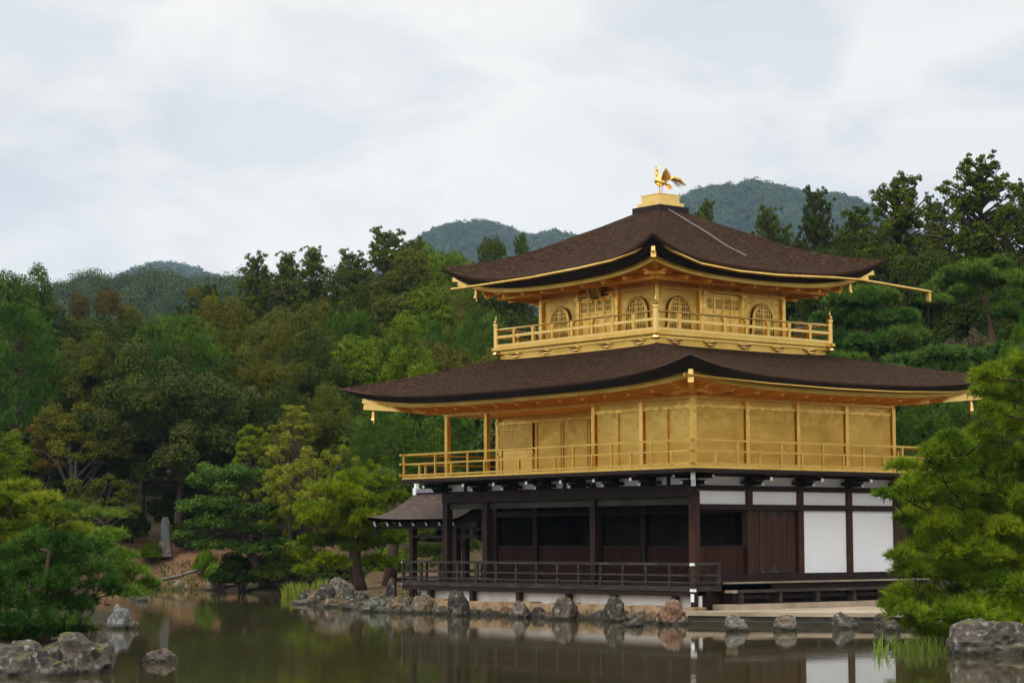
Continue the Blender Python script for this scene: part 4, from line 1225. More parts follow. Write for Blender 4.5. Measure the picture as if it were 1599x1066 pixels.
def build_hung():
    wind_bell(CX - 4.2, CY - 4.2, 9.42, 'small gold bell hanging under the left corner of the upper roof')
    wind_bell(CX + 4.2, CY + 4.2, 9.42, 'small gold bell hanging under the right corner of the upper roof')
    wind_bell(-W_ - 1.72, -1.72, 5.58, 'gold bell hanging under the left corner of the lower roof')
    wind_bell(1.7, D_ + 1.7, 5.58, 'gold bell hanging under the far right corner of the lower roof')
    # name board, leaning out at the top
    t = empty('name_board', (CX + .08, CY - 2.98, 8.85), 'dark name board with gilt frame and upright characters under the upper eave', 'sign')
    c = Vector((CX + .08, CY - 2.98, 9.10)); u = Vector((0, -.42, .9)).normalized(); nrm = Vector((0, -.9, -.42)).normalized(); ax = Vector((1, 0, 0))

    def pl(a, z, o): return c + ax * a + u * z + nrm * o
    fr = MB()
    for a in (-.22, .22):
        fr.bar(pl(a, -.32, 0), pl(a, .32, 0), .07, .07, up=nrm)
    for z in (-.335, .335):
        fr.bar(pl(-.27, z, 0), pl(.27, z, 0), .09, .07, up=u)
    for a, z in ((-.24, -.38), (.24, -.38), (0, -.40)):
        fr.bar(pl(a - .07, z, 0), pl(a + .07, z, 0), .08, .06)
    fr.build('frame', GOLDB, t)
    bd = MB(); bd.bar(pl(0, -.32, -.01), pl(0, .32, -.01), .38, .03, up=nrm); bd.mi = 1
    bd.bar(pl(-.115, -.30, .012), pl(-.115, .30, .012), .02, .012, up=nrm); bd.bar(pl(.115, -.30, .012), pl(.115, .30, .012), .02, .012, up=nrm)
    bd.build('board', [EAVE_BLACK, GOLDB], t)
    cu = bpy.data.curves.new('characters', 'FONT'); cu.body = '\u7a76\n\u7adf\n\u9802'; cu.size = .19; cu.align_x = 'CENTER'; cu.space_line = .92; cu.extrude = .004
    to = bpy.data.objects.new('characters', cu); COL.objects.link(to)
    bpy.context.view_layer.update()
    me = bpy.data.meshes.new_from_object(to.evaluated_get(bpy.context.evaluated_depsgraph_get()))
    bpy.data.objects.remove(to)
    zs = [v.co.y for v in me.vertices] or [0]
    mid = (max(zs) + min(zs)) / 2
    for v in me.vertices:
        p = pl(v.co.x, v.co.y - mid, .012 + v.co.z); v.co = p - t.location
    me.materials.clear(); me.materials.append(GOLDB)
    o = bpy.data.objects.new('characters', me); COL.objects.link(o); o.parent = t

    # the bird on the roof
    base = Vector((CX, CY, 12.335))
    t = empty('bird_statue', base, 'gilded crested bird with raised wings and plumed tail on the roof pedestal', 'statue')
    b = MB()

    def q(x, y, z): return base + Vector((x, y, z))
    b.lathe([(.16, 0), (.15, .04), (.07, .07), (.05, .09)], base, 12)
    # body, neck and head: one tapering tube (faces south)
    b.tube([q(0, .27, .50), q(0, .2, .47), q(0, .08, .43), q(0, -.04, .42), q(0, -.13, .46), q(0, -.17, .54), q(0, -.15, .64), q(0, -.11, .73), q(0, -.12, .80), q(0, -.17, .83), q(0, -.22, .82)],
           [.03, .075, .115, .125, .10, .065, .042, .034, .042, .04, .015], 12)
    b.tube([q(0, -.21, .825), q(0, -.27, .80), q(0, -.29, .77)], [.018, .010, .003], 6)
    for s in (-1, 1):
        b.tube([q(.06 * s, .02, .36), q(.06 * s, .03, .2), q(.06 * s, 0, .06)], [.03, .018, .018], 7)
        for dx in (-.03, 0, .03):
            b.tube([q(.06 * s, 0, .075), q(.06 * s + dx, -.07, .065)], [.012, .006], 5)
    b.build('body', GOLDB, t, smooth=True)
    cr = MB()
    for i in range(5):
        an = -0.5 + i * .35
        cr.tube([q(0, -.14, .835), q(.015 * (i - 2), -.14 + .07 * math.sin(an), .835 + .07 * math.cos(an) + .02)], [.014, .022], 6)
    cr.tube([q(0, -.18, .79), q(0, -.20, .73)], [.015, .02], 6)
    cr.build('crest', GOLDB, t)
    for s in (-1, 1):
        w = MB()
        for i in range(8):
            f = i / 7
            root_ = q(.09 * s, -.02 + .16 * f, .50 - .03 * f)
            L_ = .44 * (1 - .42 * f)
            d = Vector((s * (.38 + .1 * f), .10 + .55 * f, .88 - .35 * f)).normalized()
            tip = root_ + d * L_
            side = Vector((0, 1, -.1)).normalized() * (.042 + .012 * (1 - f))
            m_ = root_ + d * L_ * .55
            o_ = Vector((s * .008, 0, 0))
            w.add([root_ - side * .6 + o_, m_ - side + o_, tip + o_, m_ + side + o_, root_ + side * .6 + o_, root_ - side * .6 - o_, m_ - side - o_, tip - o_, m_ + side - o_, root_ + side * .6 - o_],
                  [(0, 1, 2, 3, 4), (9, 8, 7, 6, 5), (0, 5, 6, 1), (1, 6, 7, 2), (2, 7, 8, 3), (3, 8, 9, 4)])
        w.build('wing', GOLDB, t)
    tl = MB()
    rng = np.random.default_rng(4)
    for i in range(13):
        f = i / 12 - .5
        L_ = .62 + .18 * math.cos(f * 2.5) + rng.uniform(-.05, .05)
        up_ = .30 - abs(f) * .1 + (i % 3) * .05
        pts = [q(f * .06, .24, .48), q(f * .20, .24 + L_ * .35, .50 + up_ * .45), q(f * .34, .24 + L_ * .7, .46 + up_ * .4), q(f * .46, .24 + L_, .34 + up_ * .25 + rng.uniform(-.03, .03))]
        tl.tube(pts, [.015, .022, .02, .008], 6)
    for i in range(7):
        f = i / 6 - .5
        tl.tube([q(f * .08, .2, .42), q(f * .14, .34, .38), q(f * .18, .42 + rng.uniform(0, .06), .24)], [.018, .022, .006], 6)
    tl.build('tail', GOLDB, t)


build_hung()


# ------------------------------------------------------------------ rocks, stonework and shore plants
def rock(u, v, wpx, hpx, d, color, label, group=None, seed=0, depth=0.8, rot=0.0, sharp=1.0, loc=None):
    """boulder whose foot shows at pixel (u, v), d metres off"""
    import bmesh
    r_ = FWD + RGT * (u - 799.5) / FPX - UPV * (v - 533.0) / FPX
    pw = CAM + r_ * ((WATER - CAM[2]) / r_[2]) if r_[2] < 0 else None
    p = at(u, v, d) if loc is None else np.array(loc, float)
    if loc is not None:
        d = float((p - C0) @ DN)
    elif pw is not None and abs(float((pw - C0) @ DN) - d) < 0.08 * d:      # its foot is in the water
        p = pw; d = float((pw - C0) @ DN)
    k = d / FPX
    w = wpx * k / 2 * 1.08; h = hpx * k * 1.05
    bm = bmesh.new(); bmesh.ops.create_icosphere(bm, subdivisions=4, radius=1.0)
    sv = Vector((seed * 3.17, seed * 1.31, seed * 0.7))
    for vt in bm.verts:
        c = vt.co.copy()
        n1 = mnoise.noise(c * 1.1 + sv); n2 = mnoise.noise(c * 2.6 + sv * 2); n3 = mnoise.noise(c * 6.0 + sv)
        cell = mnoise.cell(c * 1.7 + sv)
        f = 1.05 + 0.36 * n1 - 0.20 * abs(n2) + 0.08 * n3 + 0.09 * (cell - .5) * sharp
        c = c * f
        # flatten facets
        c.z = max(c.z, -.55)
        vt.co = c
    me = bpy.data.meshes.new('rock'); 
    zs = [x.co.z for x in bm.verts]; xs = [x.co.x for x in bm.verts]; ys = [x.co.y for x in bm.verts]
    z0, z1 = min(zs), max(zs); xw = (max(xs) - min(xs)) / 2; yw_ = (max(ys) - min(ys)) / 2; xm = (max(xs) + min(xs)) / 2; ym = (max(ys) + min(ys)) / 2
    a = math.atan2(DS[1], DS[0])
    for vt in bm.verts:
        x = (vt.co.x - xm) / xw * w; y = (vt.co.y - ym) / yw_ * w * depth; z = (vt.co.z - z0) / (z1 - z0) * (h + .25) - .25
        vt.co = Vector((x * math.cos(a) - y * math.sin(a), x * math.sin(a) + y * math.cos(a), z))
    bm.to_mesh(me); bm.free()
    me.materials.append(ROCK)
    o = bpy.data.objects.new('rock', me); COL.objects.link(o)
    # stand the rock so that its visible foot is its near edge
    q = p + DN * w * depth * (0.45 if loc is None else 0)
    o.location = (q[0], q[1], p[2])
    o.color = (*color, 1)
    tag(o, label, 'rock', group)
    return o


GREY = (0.165, 0.148, 0.122); DGREY = (0.085, 0.074, 0.062); BROWN = (0.22, 0.155, 0.10); REDR = (0.25, 0.14, 0.085); GREENR = (0.13, 0.15, 0.12); BLUEG = (0.24, 0.25, 0.26); TANR = (0.30, 0.23, 0.155)
ROCKS = [
    # (u, v foot, width, height, distance, colour, label)
    (186, 981, 42, 36, 56.5, BLUEG, 'pointed blue grey rock standing in the pond off the islet'),
    (206, 981, 20, 18, 56.0, GREY, 'small round rock leaning on the pointed blue grey rock'),
    (166, 978, 18, 12, 57.5, DGREY, 'low dark stone half under water left of the pointed rock'),
    (252, 1033, 56, 20, 40.8, (0.16, 0.12, 0.10), 'two humped brown rock alone in the open water'),
    (216, 938, 26, 10, 82, DGREY, 'small dark flat stone in the water before the earth bank'),
    (20, 1054, 110, 52, 38.0, (0.11, 0.105, 0.095), 'lichen spotted boulder at the lower left corner'),
    (122, 1052, 96, 62, 38.8, (0.115, 0.10, 0.08), 'big mossy topped boulder at the right end of the islet'),
    (72, 1056, 84, 46, 38.2, (0.06, 0.056, 0.05), 'dark boulder between the two larger ones of the islet'),
    (150, 1012, 40, 26, 39.8, (0.17, 0.16, 0.13), 'boulder sitting behind the mossy topped one under the dark pine'),
    (282, 920, 34, 15, 103.5, TANR, 'pale tan stone at the waterline below the bare earth bank'),
    (302, 919, 24, 10, 103.6, BROWN, 'flat brown stone touching the pale tan one at the waterline'),
    (334, 921, 30, 16, 103.3, TANR, 'pale stone under the right end of the bare earth bank'),
    (350, 918, 22, 14, 103.6, GREY, 'flat topped grey stone beside the pale waterline stone'),
    (262, 918, 16, 8, 104, DGREY, 'smallest dark stone at the foot of the bare earth bank'),
    (470, 943, 34, 8, 79, GREY, 'flat grey slab lying lowest at the tip of the rocky point'),
    (508, 944, 36, 32, 78.5, DGREY, 'dark upright rock near the tip of the rocky point'),
    (530, 928, 46, 26, 80.5, GREY, 'lichen grey rock on top of the rocky point'),
    (545, 944, 40, 26, 77.5, DGREY, 'rough dark rock in the middle of the rocky point'),
    (556, 951, 44, 16, 74.5, DGREY, 'long dark stone at the waterline under the rough rock of the point'),
    (520, 948, 34, 14, 77, BROWN, 'low brown stone at the waterline left of the long dark one'),
    (640, 957, 26, 18, 72, GREY, 'grey stone at the waterline under the left veranda corner'),
    (575, 945, 26, 14, 77, BROWN, 'low brown rock right of the rough dark one on the point'),
    (592, 955, 56, 24, 72.8, GREENR, 'smooth greenish rock in the water left of the veranda'),
    (611, 936, 18, 34, 74.5, DGREY, 'dark slender upright rock beside the leaning pine trunk'),
    (625, 956, 46, 26, 72.0, BROWN, 'brown sloping rock below the left end of the veranda'),
    (660, 957, 34, 28, 71.0, TANR, 'pale squarish boulder under the first white wall strip'),
    (683, 950, 18, 16, 70.8, REDR, 'small reddish block left of the dark striped boulder'),
    (697, 948, 16, 14, 70.4, GREY, 'small grey block squeezed beside the dark striped boulder'),
    (688, 959, 26, 12, 69.9, GREY, 'low grey stone at the water under the reddish block'),
    (716, 961, 36, 38, 69.0, DGREY, 'dark striped boulder leaning against a veranda stilt'),
    (812, 964, 36, 26, 66.0, (0.2, 0.17, 0.14), 'squat grey brown boulder below the second stilt'),
    (882, 967, 42, 36, 64.5, (0.16, 0.125, 0.10), 'brown boulder with a ridged top under the veranda middle'),
    (860, 967, 22, 14, 65.0, REDR, 'little reddish stone left of the ridged brown boulder'),
    (961, 970, 36, 38, 62.6, DGREY, 'dark upright boulder under the fourth stilt'),
    (988, 978, 34, 15, 61.0, DGREY, 'low dark stone in the water right of the dark upright boulder'),
    (1048, 975, 50, 38, 60.4, REDR, 'reddish boulder beside the corner stilt of the veranda'),
    (1018, 972, 22, 18, 61.4, BROWN, 'brown stone leaning on the left of the reddish boulder'),
    (1152, 985, 40, 25, 54.6, (0.24, 0.225, 0.20), 'first rounded stone in the water before the landing slab'),
    (1225, 984, 38, 24, 54.8, (0.26, 0.21, 0.165), 'second block shaped stone in the water before the landing slab'),
    (1321, 981, 42, 25, 56.0, (0.12, 0.11, 0.095), 'dark third stone in the water before the landing slab'),
    (1548, 1022, 122, 54, 43.8, (0.105, 0.092, 0.076), 'large lichen covered boulder at the lower right'),
    (1500, 985, 40, 30, 46.5, (0.15, 0.14, 0.11), 'mossy boulder under the lowest boughs of the large pine'),
    (1378, 978, 26, 20, 55.6, DGREY, 'dark stone at the right end of the landing slab'),
    (1395, 985, 30, 18, 53.5, (0.14, 0.13, 0.11), 'grey stone in the shade under the tip of the large pine'),
]


def build_shore():
    for i, (u, v, w, h, d, c, lab) in enumerate(ROCKS):
        rock(u, v, w, h, d, c, lab, seed=i + 1, loc=None if d < 1e9 else None)
    # tan revetment of dressed blocks below the white dado
    rng = random.Random(8)
    t = empty('revetment', (-5.5, -.95, WATER), 'low wall of tan dressed stone under the veranda', 'wall')
    x = -11.2
    while x < .9:
        w = rng.uniform(.7, 1.35)
        b = MB(); z1 = -.50 + rng.uniform(-.03, .03)
        b.box(x + .008, min(x + w, 1.1) - .008, -1.02 + rng.uniform(-.03, .02), -.63, -1.3, z1)
        b.build('block', TANSTONE, t); x += w
    b = MB(); b.box(-11.2, 1.1, -.93, -.60, -1.3, -.54); b.build('core', DAMPSTONE, t)
    # rubble along the foot of the wall
    lab = 'small wet stone at the foot of the tan wall under the veranda'
    x = -11.3; i = 0
    while x < 1.0:
        rock(0, 0, rng.uniform(15, 32), rng.uniform(7, 16), 0, rng.choice([DGREY, BROWN, GREY, REDR, DGREY, TANR]), lab, 'small wet stones along the tan wall', seed=100 + i, loc=(x, -1.16 + rng.uniform(-.10, .04), WATER))
        x += rng.uniform(.22, .52); i += 1
    lab = 'small stone on the rocky point beside the small brown roofed pavilion'
    for i in range(22):
        u = rng.uniform(470, 640); d_ = 71.5 + (640 - u) / 170 * 8.5 + rng.uniform(.2, 3.0)
        rock(u, 844.4 + 2.05 / d_ * FPX, rng.uniform(10, 24), rng.uniform(6, 13), d_, rng.choice([DGREY, BROWN, GREY, DGREY]), lab, 'small stones on the rocky point', seed=150 + i)
    # landing slab on the east
    t = empty('landing', (3.5, 1.0, WATER), 'pale stone landing slab with a dark damp edge on the right', 'landing')
    outer = [(1.32, -1.62), (2.8, -1.0), (4.3, .02), (5.9, 1.2), (6.6, 2.2), (6.0, 6.5), (1.3, 7.5)]
    b = MB(); b.prism(outer, -.70, -.585); b.build('paving', SLABSTONE, t)
    inset = [(x * .985 + .02, y + .05) for x, y in outer]
    b = MB(); b.prism(inset, -1.4, -.705); b.build('edge_wall', DAMPSTONE, t)
    b = MB(); b.prism([(1.7, -1.75), (6.2, 1.35), (6.5, 1.1), (1.9, -2.05)], -1.3, -.83); b.build('foot_course', DAMPSTONE, t)
    b = MB(); b.box(.9, 1.5, -.2, 7.4, -.58, -.44); b.build('kerb', SLABSTONE, t)
    # standing stone on the bank
    d = 109.0
    p = at(258, 855, d); s = float((p - C0) @ DS); g = gz(d, s)
    t = empty('standing_stone', (p[0], p[1], g), 'grey inscribed standing stone on a rubble base above the bare bank', 'monument')
    b = MB(); k = d / FPX
    hw = 6.8 * k; z0 = at(258, 845, d)[2]; z1 = at(258, 807, d)[2]
    ring = lambda z, f: [p + DS * a * hw * f + DN * o * hw * f * .5 + np.array([0, 0, z - p[2]]) for a, o in ((-1, -1), (1, -1), (1, 1), (-1, 1))]
    V = ring(z0, 1.0) + ring(z1 - .25, .93) + ring(z1, .62)
    F = [(0, 1, 5, 4), (1, 2, 6, 5), (2, 3, 7, 6), (3, 0, 4, 7), (4, 5, 9, 8), (5, 6, 10, 9), (6, 7, 11, 10), (7, 4, 8, 11), (8, 9, 10, 11)]
    b.add(V, F); b.build('slab', noise_mat('stele_stone', [(0.3, (0.04, 0.046, 0.048)), (0.5, (0.08, 0.09, 0.093)), (0.7, (0.14, 0.15, 0.155))], scale=3, rough=0.9, bump=0.4), t)
    b = MB(); r4 = lambda z, f: [p + DS * a * hw * f + DN * o * hw * f + np.array([0, 0, z - p[2]]) for a, o in ((-1, -1), (1, -1), (1, 1), (-1, 1))]
    V = r4(z0 - .75, 1.6) + r4(z0 + .02, 1.2)
    b.add(V, F[:4] + [(4, 5, 6, 7)]); b.build('base', noise_mat('rubble_base', [(0.3, (0.05, 0.042, 0.034)), (0.5, (0.12, 0.10, 0.08)), (0.7, (0.22, 0.19, 0.15))], scale=5, detail=9, rough=.9, bump=.8), t)
    # inset darker field of the inscription
    b = MB(); c0 = p - DN * hw * .47
    V = [c0 + DS * a * hw * .55 + np.array([0, 0, z - p[2]]) for a, z in ((-1, z0 + .25), (1, z0 + .25), (1, z1 - .38), (-1, z1 - .38))]
    V = [v - DN * .012 for v in V]
    b.add(V, [(0, 1, 2, 3)]); b.build('inscription_panel', noise_mat('stele_field', [(0.3, (0.06, 0.075, 0.08)), (0.7, (0.12, 0.14, 0.145))], scale=9, rough=0.9), t)
    # curb along the bare bank
    pts = []
    for u, v in ((222, 882), (250, 878), (280, 873), (310, 868), (338, 861)):
        q = at(u, v, 106.3 + (u - 222) * .012); s = float((q - C0) @ DS); dd = float((q - C0) @ DN); pts.append((q[0], q[1], gz(dd, s) + .06))
    b = MB(); b.tube(pts, .09, 6); o = b.build('path_curb', noise_mat('curb_stone', [(0.3, (0.10, 0.085, 0.07)), (0.7, (0.22, 0.19, 0.16))], scale=4, rough=.9, bump=.5)); tag(o, 'grey curb of the path running up across the bare earth bank', 'curb')
    # reeds and tufts
    rng = np.random.default_rng(9)

    def reeds(u0, u1, v0, v1, d0, d1, n, h, color, label, w=.02, lean=.25):
        P = []
        for i in range(n):
            u = rng.uniform(u0, u1); dd = rng.uniform(d0, d1)
            vv = v0 + (v1 - v0) * rng.uniform()
            q = at(u, vv, dd); q[2] = WATER - .05
            s = float((q - C0) @ DS); q[2] = max(q[2], gz(dd, s) - .03)
            hh = h * rng.uniform(.5, 1.1); l = rng.normal(size=3) * lean * hh; l[2] = 0
            sd = DS * w / 2
            m_ = q + l * .35 + np.array([0, 0, hh * .6]); tp = q + l + np.array([0, 0, hh])
            P += [q - sd, q + sd, m_ + sd * .8, m_ - sd * .8, m_ - sd * .8, m_ + sd * .8, tp + sd * .1, tp - sd * .1]
        o = bpy.data.objects.new('reeds', fast_mesh('reeds', np.array(P), 4, np.repeat(rng.uniform(0, 1, n), 2), LEAF)); COL.objects.link(o)
        o.color = (*color, 1)
        tag(o, label, 'reeds', kind='stuff')
    reeds(440, 508, 926, 930, 90, 95, 300, .62, (0.125, 0.155, 0.03), 'pale green reeds in the shallows left of the rocky point', w=.045)
    reeds(222, 345, 872, 908, 104.3, 108.5, 420, .30, (0.075, 0.10, 0.022), 'low weeds scattered over the bare earth bank', w=.05, lean=.8)
    reeds(1365, 1385, 1010, 1020, 43.5, 45, 26, .42, (0.16, 0.24, 0.05), 'thin green water plants left under the large pine', w=.018)
    reeds(1395, 1480, 1005, 1020, 43.6, 46.5, 170, .40, (0.095, 0.145, 0.03), 'green water grass in front of the lichen covered boulder', w=.016, lean=.35)
    for u0, u1, lab in ((628, 660, 'weeds among the stones at the left end of the veranda'), (740, 800, 'weeds along the foot of the tan wall left of the second stilt'), (822, 862, 'weeds along the foot of the tan wall before the ridged boulder'), (905, 945, 'weeds along the foot of the tan wall left of the dark upright boulder'), (975, 1020, 'weeds along the foot of the tan wall near the reddish boulder')):
        c = (u0 + u1) / 2; dd = 69.5 - (c - 700) / 384 * 9.0
        if c < 700: dd = 72
        reeds(u0, u1, 955, 962, dd - .5, dd + .3, 70, .34, (0.11, 0.14, 0.035), lab, w=.03, lean=.5)
    reeds(576, 660, 900, 930, 74, 80, 260, .22, (0.09, 0.085, 0.03), 'thin dry grass on the rocky point behind the rocks', w=.02, lean=.6)


build_shore()


# ------------------------------------------------------------------ far wooded hills
def mountain(name, ridge, d0, d1, label, color, seed, trees, tsize, forest_label, back=500, leaves=26, lf=0.42, part=1.0):
    """ridge: (u, v) skyline points; the slope falls towards the viewer from d1 to d0"""
    rng = np.random.default_rng(seed)
    U = np.array([r[0] for r in ridge], float); Vv = np.array([r[1] for r in ridge], float)
    us = np.linspace(U[0], U[-1], 90)
    top = np.array([at(u, float(np.interp(u, U, Vv)), d1)[2] - tsize * 1.15 for u in us])
    S = (us - 800) / FPX * d1

    def h(sv, dv):
        z = np.interp(sv, S, top)
        f = np.where(dv <= d1, sstep(d0 - (d1 - d0) * .1, d1, dv) ** .8, 1 - sstep(d1, d1 + back, dv))
        wl_ = (S[-1] - S[0]); w = 1 - .30 * f * (1 - f) * (1 + np.sin(sv / wl_ * 42 + seed + 2.5 * np.sin(dv / (d1 - d0) * 5 + seed)) + .6 * np.sin(sv / wl_ * 95 + 3 * np.sin(dv / (d1 - d0) * 9)))
        ed = np.minimum(1, np.minimum(sv - S[0], S[-1] - sv) / ((S[-1] - S[0]) * .12))
        return z * f * w
    da = np.concatenate([np.linspace(d0, d1, 26), np.linspace(d1, d1 + back, 10)[1:]])
    Dg, Sg = np.meshgrid(da, S, indexing='ij')
    P = C0[None, None] + Dg[..., None] * DN + Sg[..., None] * DS; P[..., 2] = h(Sg, Dg) - .5
    mb = MB(); mb.grid(P)
    o = mb.build(name, FARSOIL, smooth=True); tag(o, label, 'hill', kind='structure')
    # its wood, reading as one mass
    dt = d1 + 25 - (d1 + 25 - d0) * part * rng.uniform(0, 1, trees) ** 1.2; st = rng.uniform(S[0], S[-1], trees)
    q = C0[None] + dt[:, None] * DN + st[:, None] * DS
    hh = h(st, dt)
    keep = hh > 3
    q = q[keep]; hh = hh[keep]; n = len(q)
    r = tsize * rng.uniform(.55, 1.15, n)
    q[:, 2] = hh + r * .25
    m = leaves
    r = r * np.where(rng.uniform(size=n) < .15, 1.35, 1.0)
    d = unit(rng.normal(size=(n, m, 3))); d[..., 2] = np.abs(d[..., 2]) * 1.2 - .25; d = unit(d)
    tall = rng.uniform(.75, 1.3, n)[:, None]
    c = q[:, None, :] + d * (r[:, None, None]) * rng.uniform(.55, .92, (n, m, 1)) * np.stack([np.ones((n, 1)), np.ones((n, 1)), tall], -1)
    nr = unit(d + rng.normal(size=d.shape) * .3)
    A = np.clip(rng.uniform(.25, .75, n)[:, None] + rng.normal(size=(n, m)) * .05, 0, 1)
    V = leaf_quads(c.reshape(-1, 3), nr.reshape(-1, 3), np.repeat(r, m) * lf * rng.uniform(.7, 1.2, n * m), rng, .8)
    f = bpy.data.objects.new('forest', fast_mesh('forest', V, 4, A.ravel(), LEAF)); COL.objects.link(f); f.color = (*color, 1)
    tag(f, forest_label, 'forest', kind='stuff')


FARSOIL = noise_mat('far_slope', [(0.3, (0.018, 0.03, 0.012)), (0.7, (0.03, 0.045, 0.018))], scale=.05, rough=1.0, spec=0.0)
mountain('hill', [(-260, 470), (-160, 455), (-60, 452), (20, 462), (60, 470), (80, 446), (110, 430), (150, 428), (200, 426), (228, 416), (262, 428), (300, 432), (340, 428), (370, 428), (420, 432), (470, 440)], 440, 560, 'low wooded ridge beyond the slope at the left', (0.044, 0.064, 0.020), 3, 1500, 4.4, 'mixed woodland covering the low ridge at the left', back=120, leaves=520, lf=.052)
mountain('mountain', [(430, 520), (500, 478), (560, 440), (600, 415), (640, 388), (660, 372), (685, 354), (715, 349), (760, 347), (790, 353), (812, 364), (835, 366), (870, 364), (900, 368), (950, 380), (1000, 400), (1060, 430), (1130, 480)], 1700, 2200, 'rounded blue mountain left of the upper roof', (0.046, 0.068, 0.026), 5, 4200, 6.0, 'dense forest over the rounded mountain left of the upper roof', leaves=80, lf=.17, part=.55)
mountain('mountain', [(820, 480), (880, 430), (950, 385), (1010, 345), (1060, 312), (1085, 298), (1110, 292), (1150, 289), (1180, 285), (1215, 291), (1260, 300), (1300, 305), (1335, 308), (1370, 330), (1420, 360), (1500, 410), (1580, 460)], 1500, 2000, 'long blue mountain right of the bird statue', (0.046, 0.068, 0.026), 7, 4200, 5.6, 'dense forest over the long mountain right of the bird statue', leaves=80, lf=.17, part=.6)
mountain('mountain', [(90, 490), (140, 458), (170, 440), (205, 418), (230, 410), (255, 409), (280, 411), (305, 418), (325, 424), (370, 440), (430, 470)], 2500, 2900, 'farthest pale blue hilltop behind the low ridge', (0.046, 0.065, 0.026), 9, 1500, 7.0, 'forest over the farthest pale blue hilltop', leaves=70, lf=.18, part=.5)


def build_outer_wood():
    """the wood goes on past the frame and behind the pavilion"""
    rng = np.random.default_rng(41)
    Q = []
    for u0, u1, d0, d1, n in ((-620, -60, 104, 175, 120), (800, 1240, 100, 150, 75), (1640, 1900, 85, 140, 45)):
        for i in range(n):
            d = rng.uniform(d0, d1); sx = (rng.uniform(u0, u1) - 800) / FPX * d
            p = ds(d, sx); Q.append((p[0], p[1], gz(d, sx), rng.uniform(2.6, 4.2), rng.uniform(6, 9.5)))
    cl = []
    for x, y, z, r, h in Q:
        for k in range(16):
            dr = unit(rng.normal(size=3)); dr[2] = abs(dr[2]) * 1.3 - .45
            c = np.array([x, y, z + h * .55]) + dr * np.array([r, r, h * .42]) * rng.uniform(.5, .95)
            q = r * rng.uniform(.28, .45)
            cl.append((c, (q, q, q * .75), rng.uniform(.1, .9)))
    V, A = clump_leaves(cl, 26, .15, rng)
    o = bpy.data.objects.new('forest', fast_mesh('forest', V, 4, A, LEAF)); COL.objects.link(o); o.color = (0.045, 0.066, 0.014, 1)
    tag(o, 'dark woodland mass filling in behind the pavilion and beyond the garden trees', 'forest', kind='stuff')


build_outer_wood()


# ------------------------------------------------------------------ tree kinds: crown mesh, trunk mesh, crown width, height
def trunk_mesh(mb, name, mat):
    o = mb.build(name, mat, smooth=True)
    me = o.data
    bpy.data.objects.remove(o)
    return me


def kind_broad(seed, W=8.0, H=10.0, n=64, leaf=0.088, lump=(0.12, 0.2), squash=1.0, per=70, top=0.0):
    rng = np.random.default_rng(seed)
    cz = H * 0.60; rz = H * 0.37 * squash
    ph = rng.uniform(0, 6.28, 4)
    cl = []; mb = MB()
    tr = [(0, 0, -0.6), (0.1, 0.05, H * 0.15), (0.05, -0.1, H * 0.33), (0, 0, H * 0.55)]
    mb.tube(tr, [0.34, 0.27, 0.2, 0.1], 8)
    for i in range(n):
        d = unit(rng.normal(size=3)); d[2] = abs(d[2]) * 1.0 - 0.42 if i % 3 else d[2]
        d = unit(d)
        th = math.atan2(d[1], d[0])
        f = rng.uniform(0.5, 1.0) * (1 + .20 * math.sin(2 * th + ph[0] + 2.5 * d[2]) + .14 * math.sin(5 * th + ph[1]) * math.sin(4 * d[2] + ph[2]))
        c = np.array([0, 0, cz]) + d * np.array([W / 2, W / 2, rz]) * f
        c[2] += top * max(0, d[2]) * rng.uniform(-0.5, 1)
        r = W * rng.uniform(*lump)
        cl.append((c, (r, r, r * 0.78), rng.uniform(0.1, 0.95)))
        if i % 4 == 0:
            limb(mb, np.array(tr[2]) + np.array([0, 0, rng.uniform(-.5, 1.2)]), c, 0.11, 0.025, rng)
    V, A = clump_leaves(cl, per, leaf, rng)
    return fast_mesh('crown', V, 4, A, LEAF), trunk_mesh(mb, 'trunk', TRUNK), W, H


def kind_cypress(seed, W=6.5, H=15.0, leaf=0.075, open_top=0.75):
    rng = np.random.default_rng(seed)
    cl = []; mb = MB()
    mb.tube([(0, 0, -0.6), (0.05, 0, H * 0.4), (-0.1, 0.1, H * 0.75), (0, 0, H * 0.97)], [0.36, 0.26, 0.14, 0.03], 8)
    nb = 190
    for i in range(nb):
        t = (i + rng.uniform(-0.4, 0.4)) / nb
        z = H * (0.24 + 0.74 * t)
        prof = math.sqrt(max(0.02, 1 - ((t - 0.30) / 0.74) ** 2)) * rng.uniform(0.55, 1.12)
        R = W / 2 * prof * (1 if t < .8 else .72)
        an = i * 2.4 + rng.uniform(-0.5, 0.5)
        tip = np.array([math.cos(an) * R, math.sin(an) * R, z + R * rng.uniform(0.15, 0.75)])
        limb(mb, (0, 0, z - 0.2), tip, 0.075, 0.03, rng, sag=0.05)
        k = 3 + int(R > 1.5) + int(R > 2.4)
        if t < .72: k += 2
        for j in range(k):
            f = 1 - j * 0.18
            r = rng.uniform(0.20, 0.44) * (0.65 + 0.35 * (1 - t)) * 1.1
            c = np.array([0, 0, z]) * 1.0 + (tip - np.array([0, 0, z])) * f + rng.normal(size=3) * np.array([.2, .2, .24])
            cl.append((c, (r, r, r * rng.uniform(.7, 1.3)), rng.uniform(0.1, 0.9)))
    cl.append((np.array([0, 0, H * 0.98]), (0.3, 0.3, 0.45), 0.5))
    V, A = clump_leaves(cl, 84, leaf, rng, rnd=0.8, shell=0.1)
    return fast_mesh('crown', V, 4, A, LEAF), trunk_mesh(mb, 'trunk', TRUNK), W, H


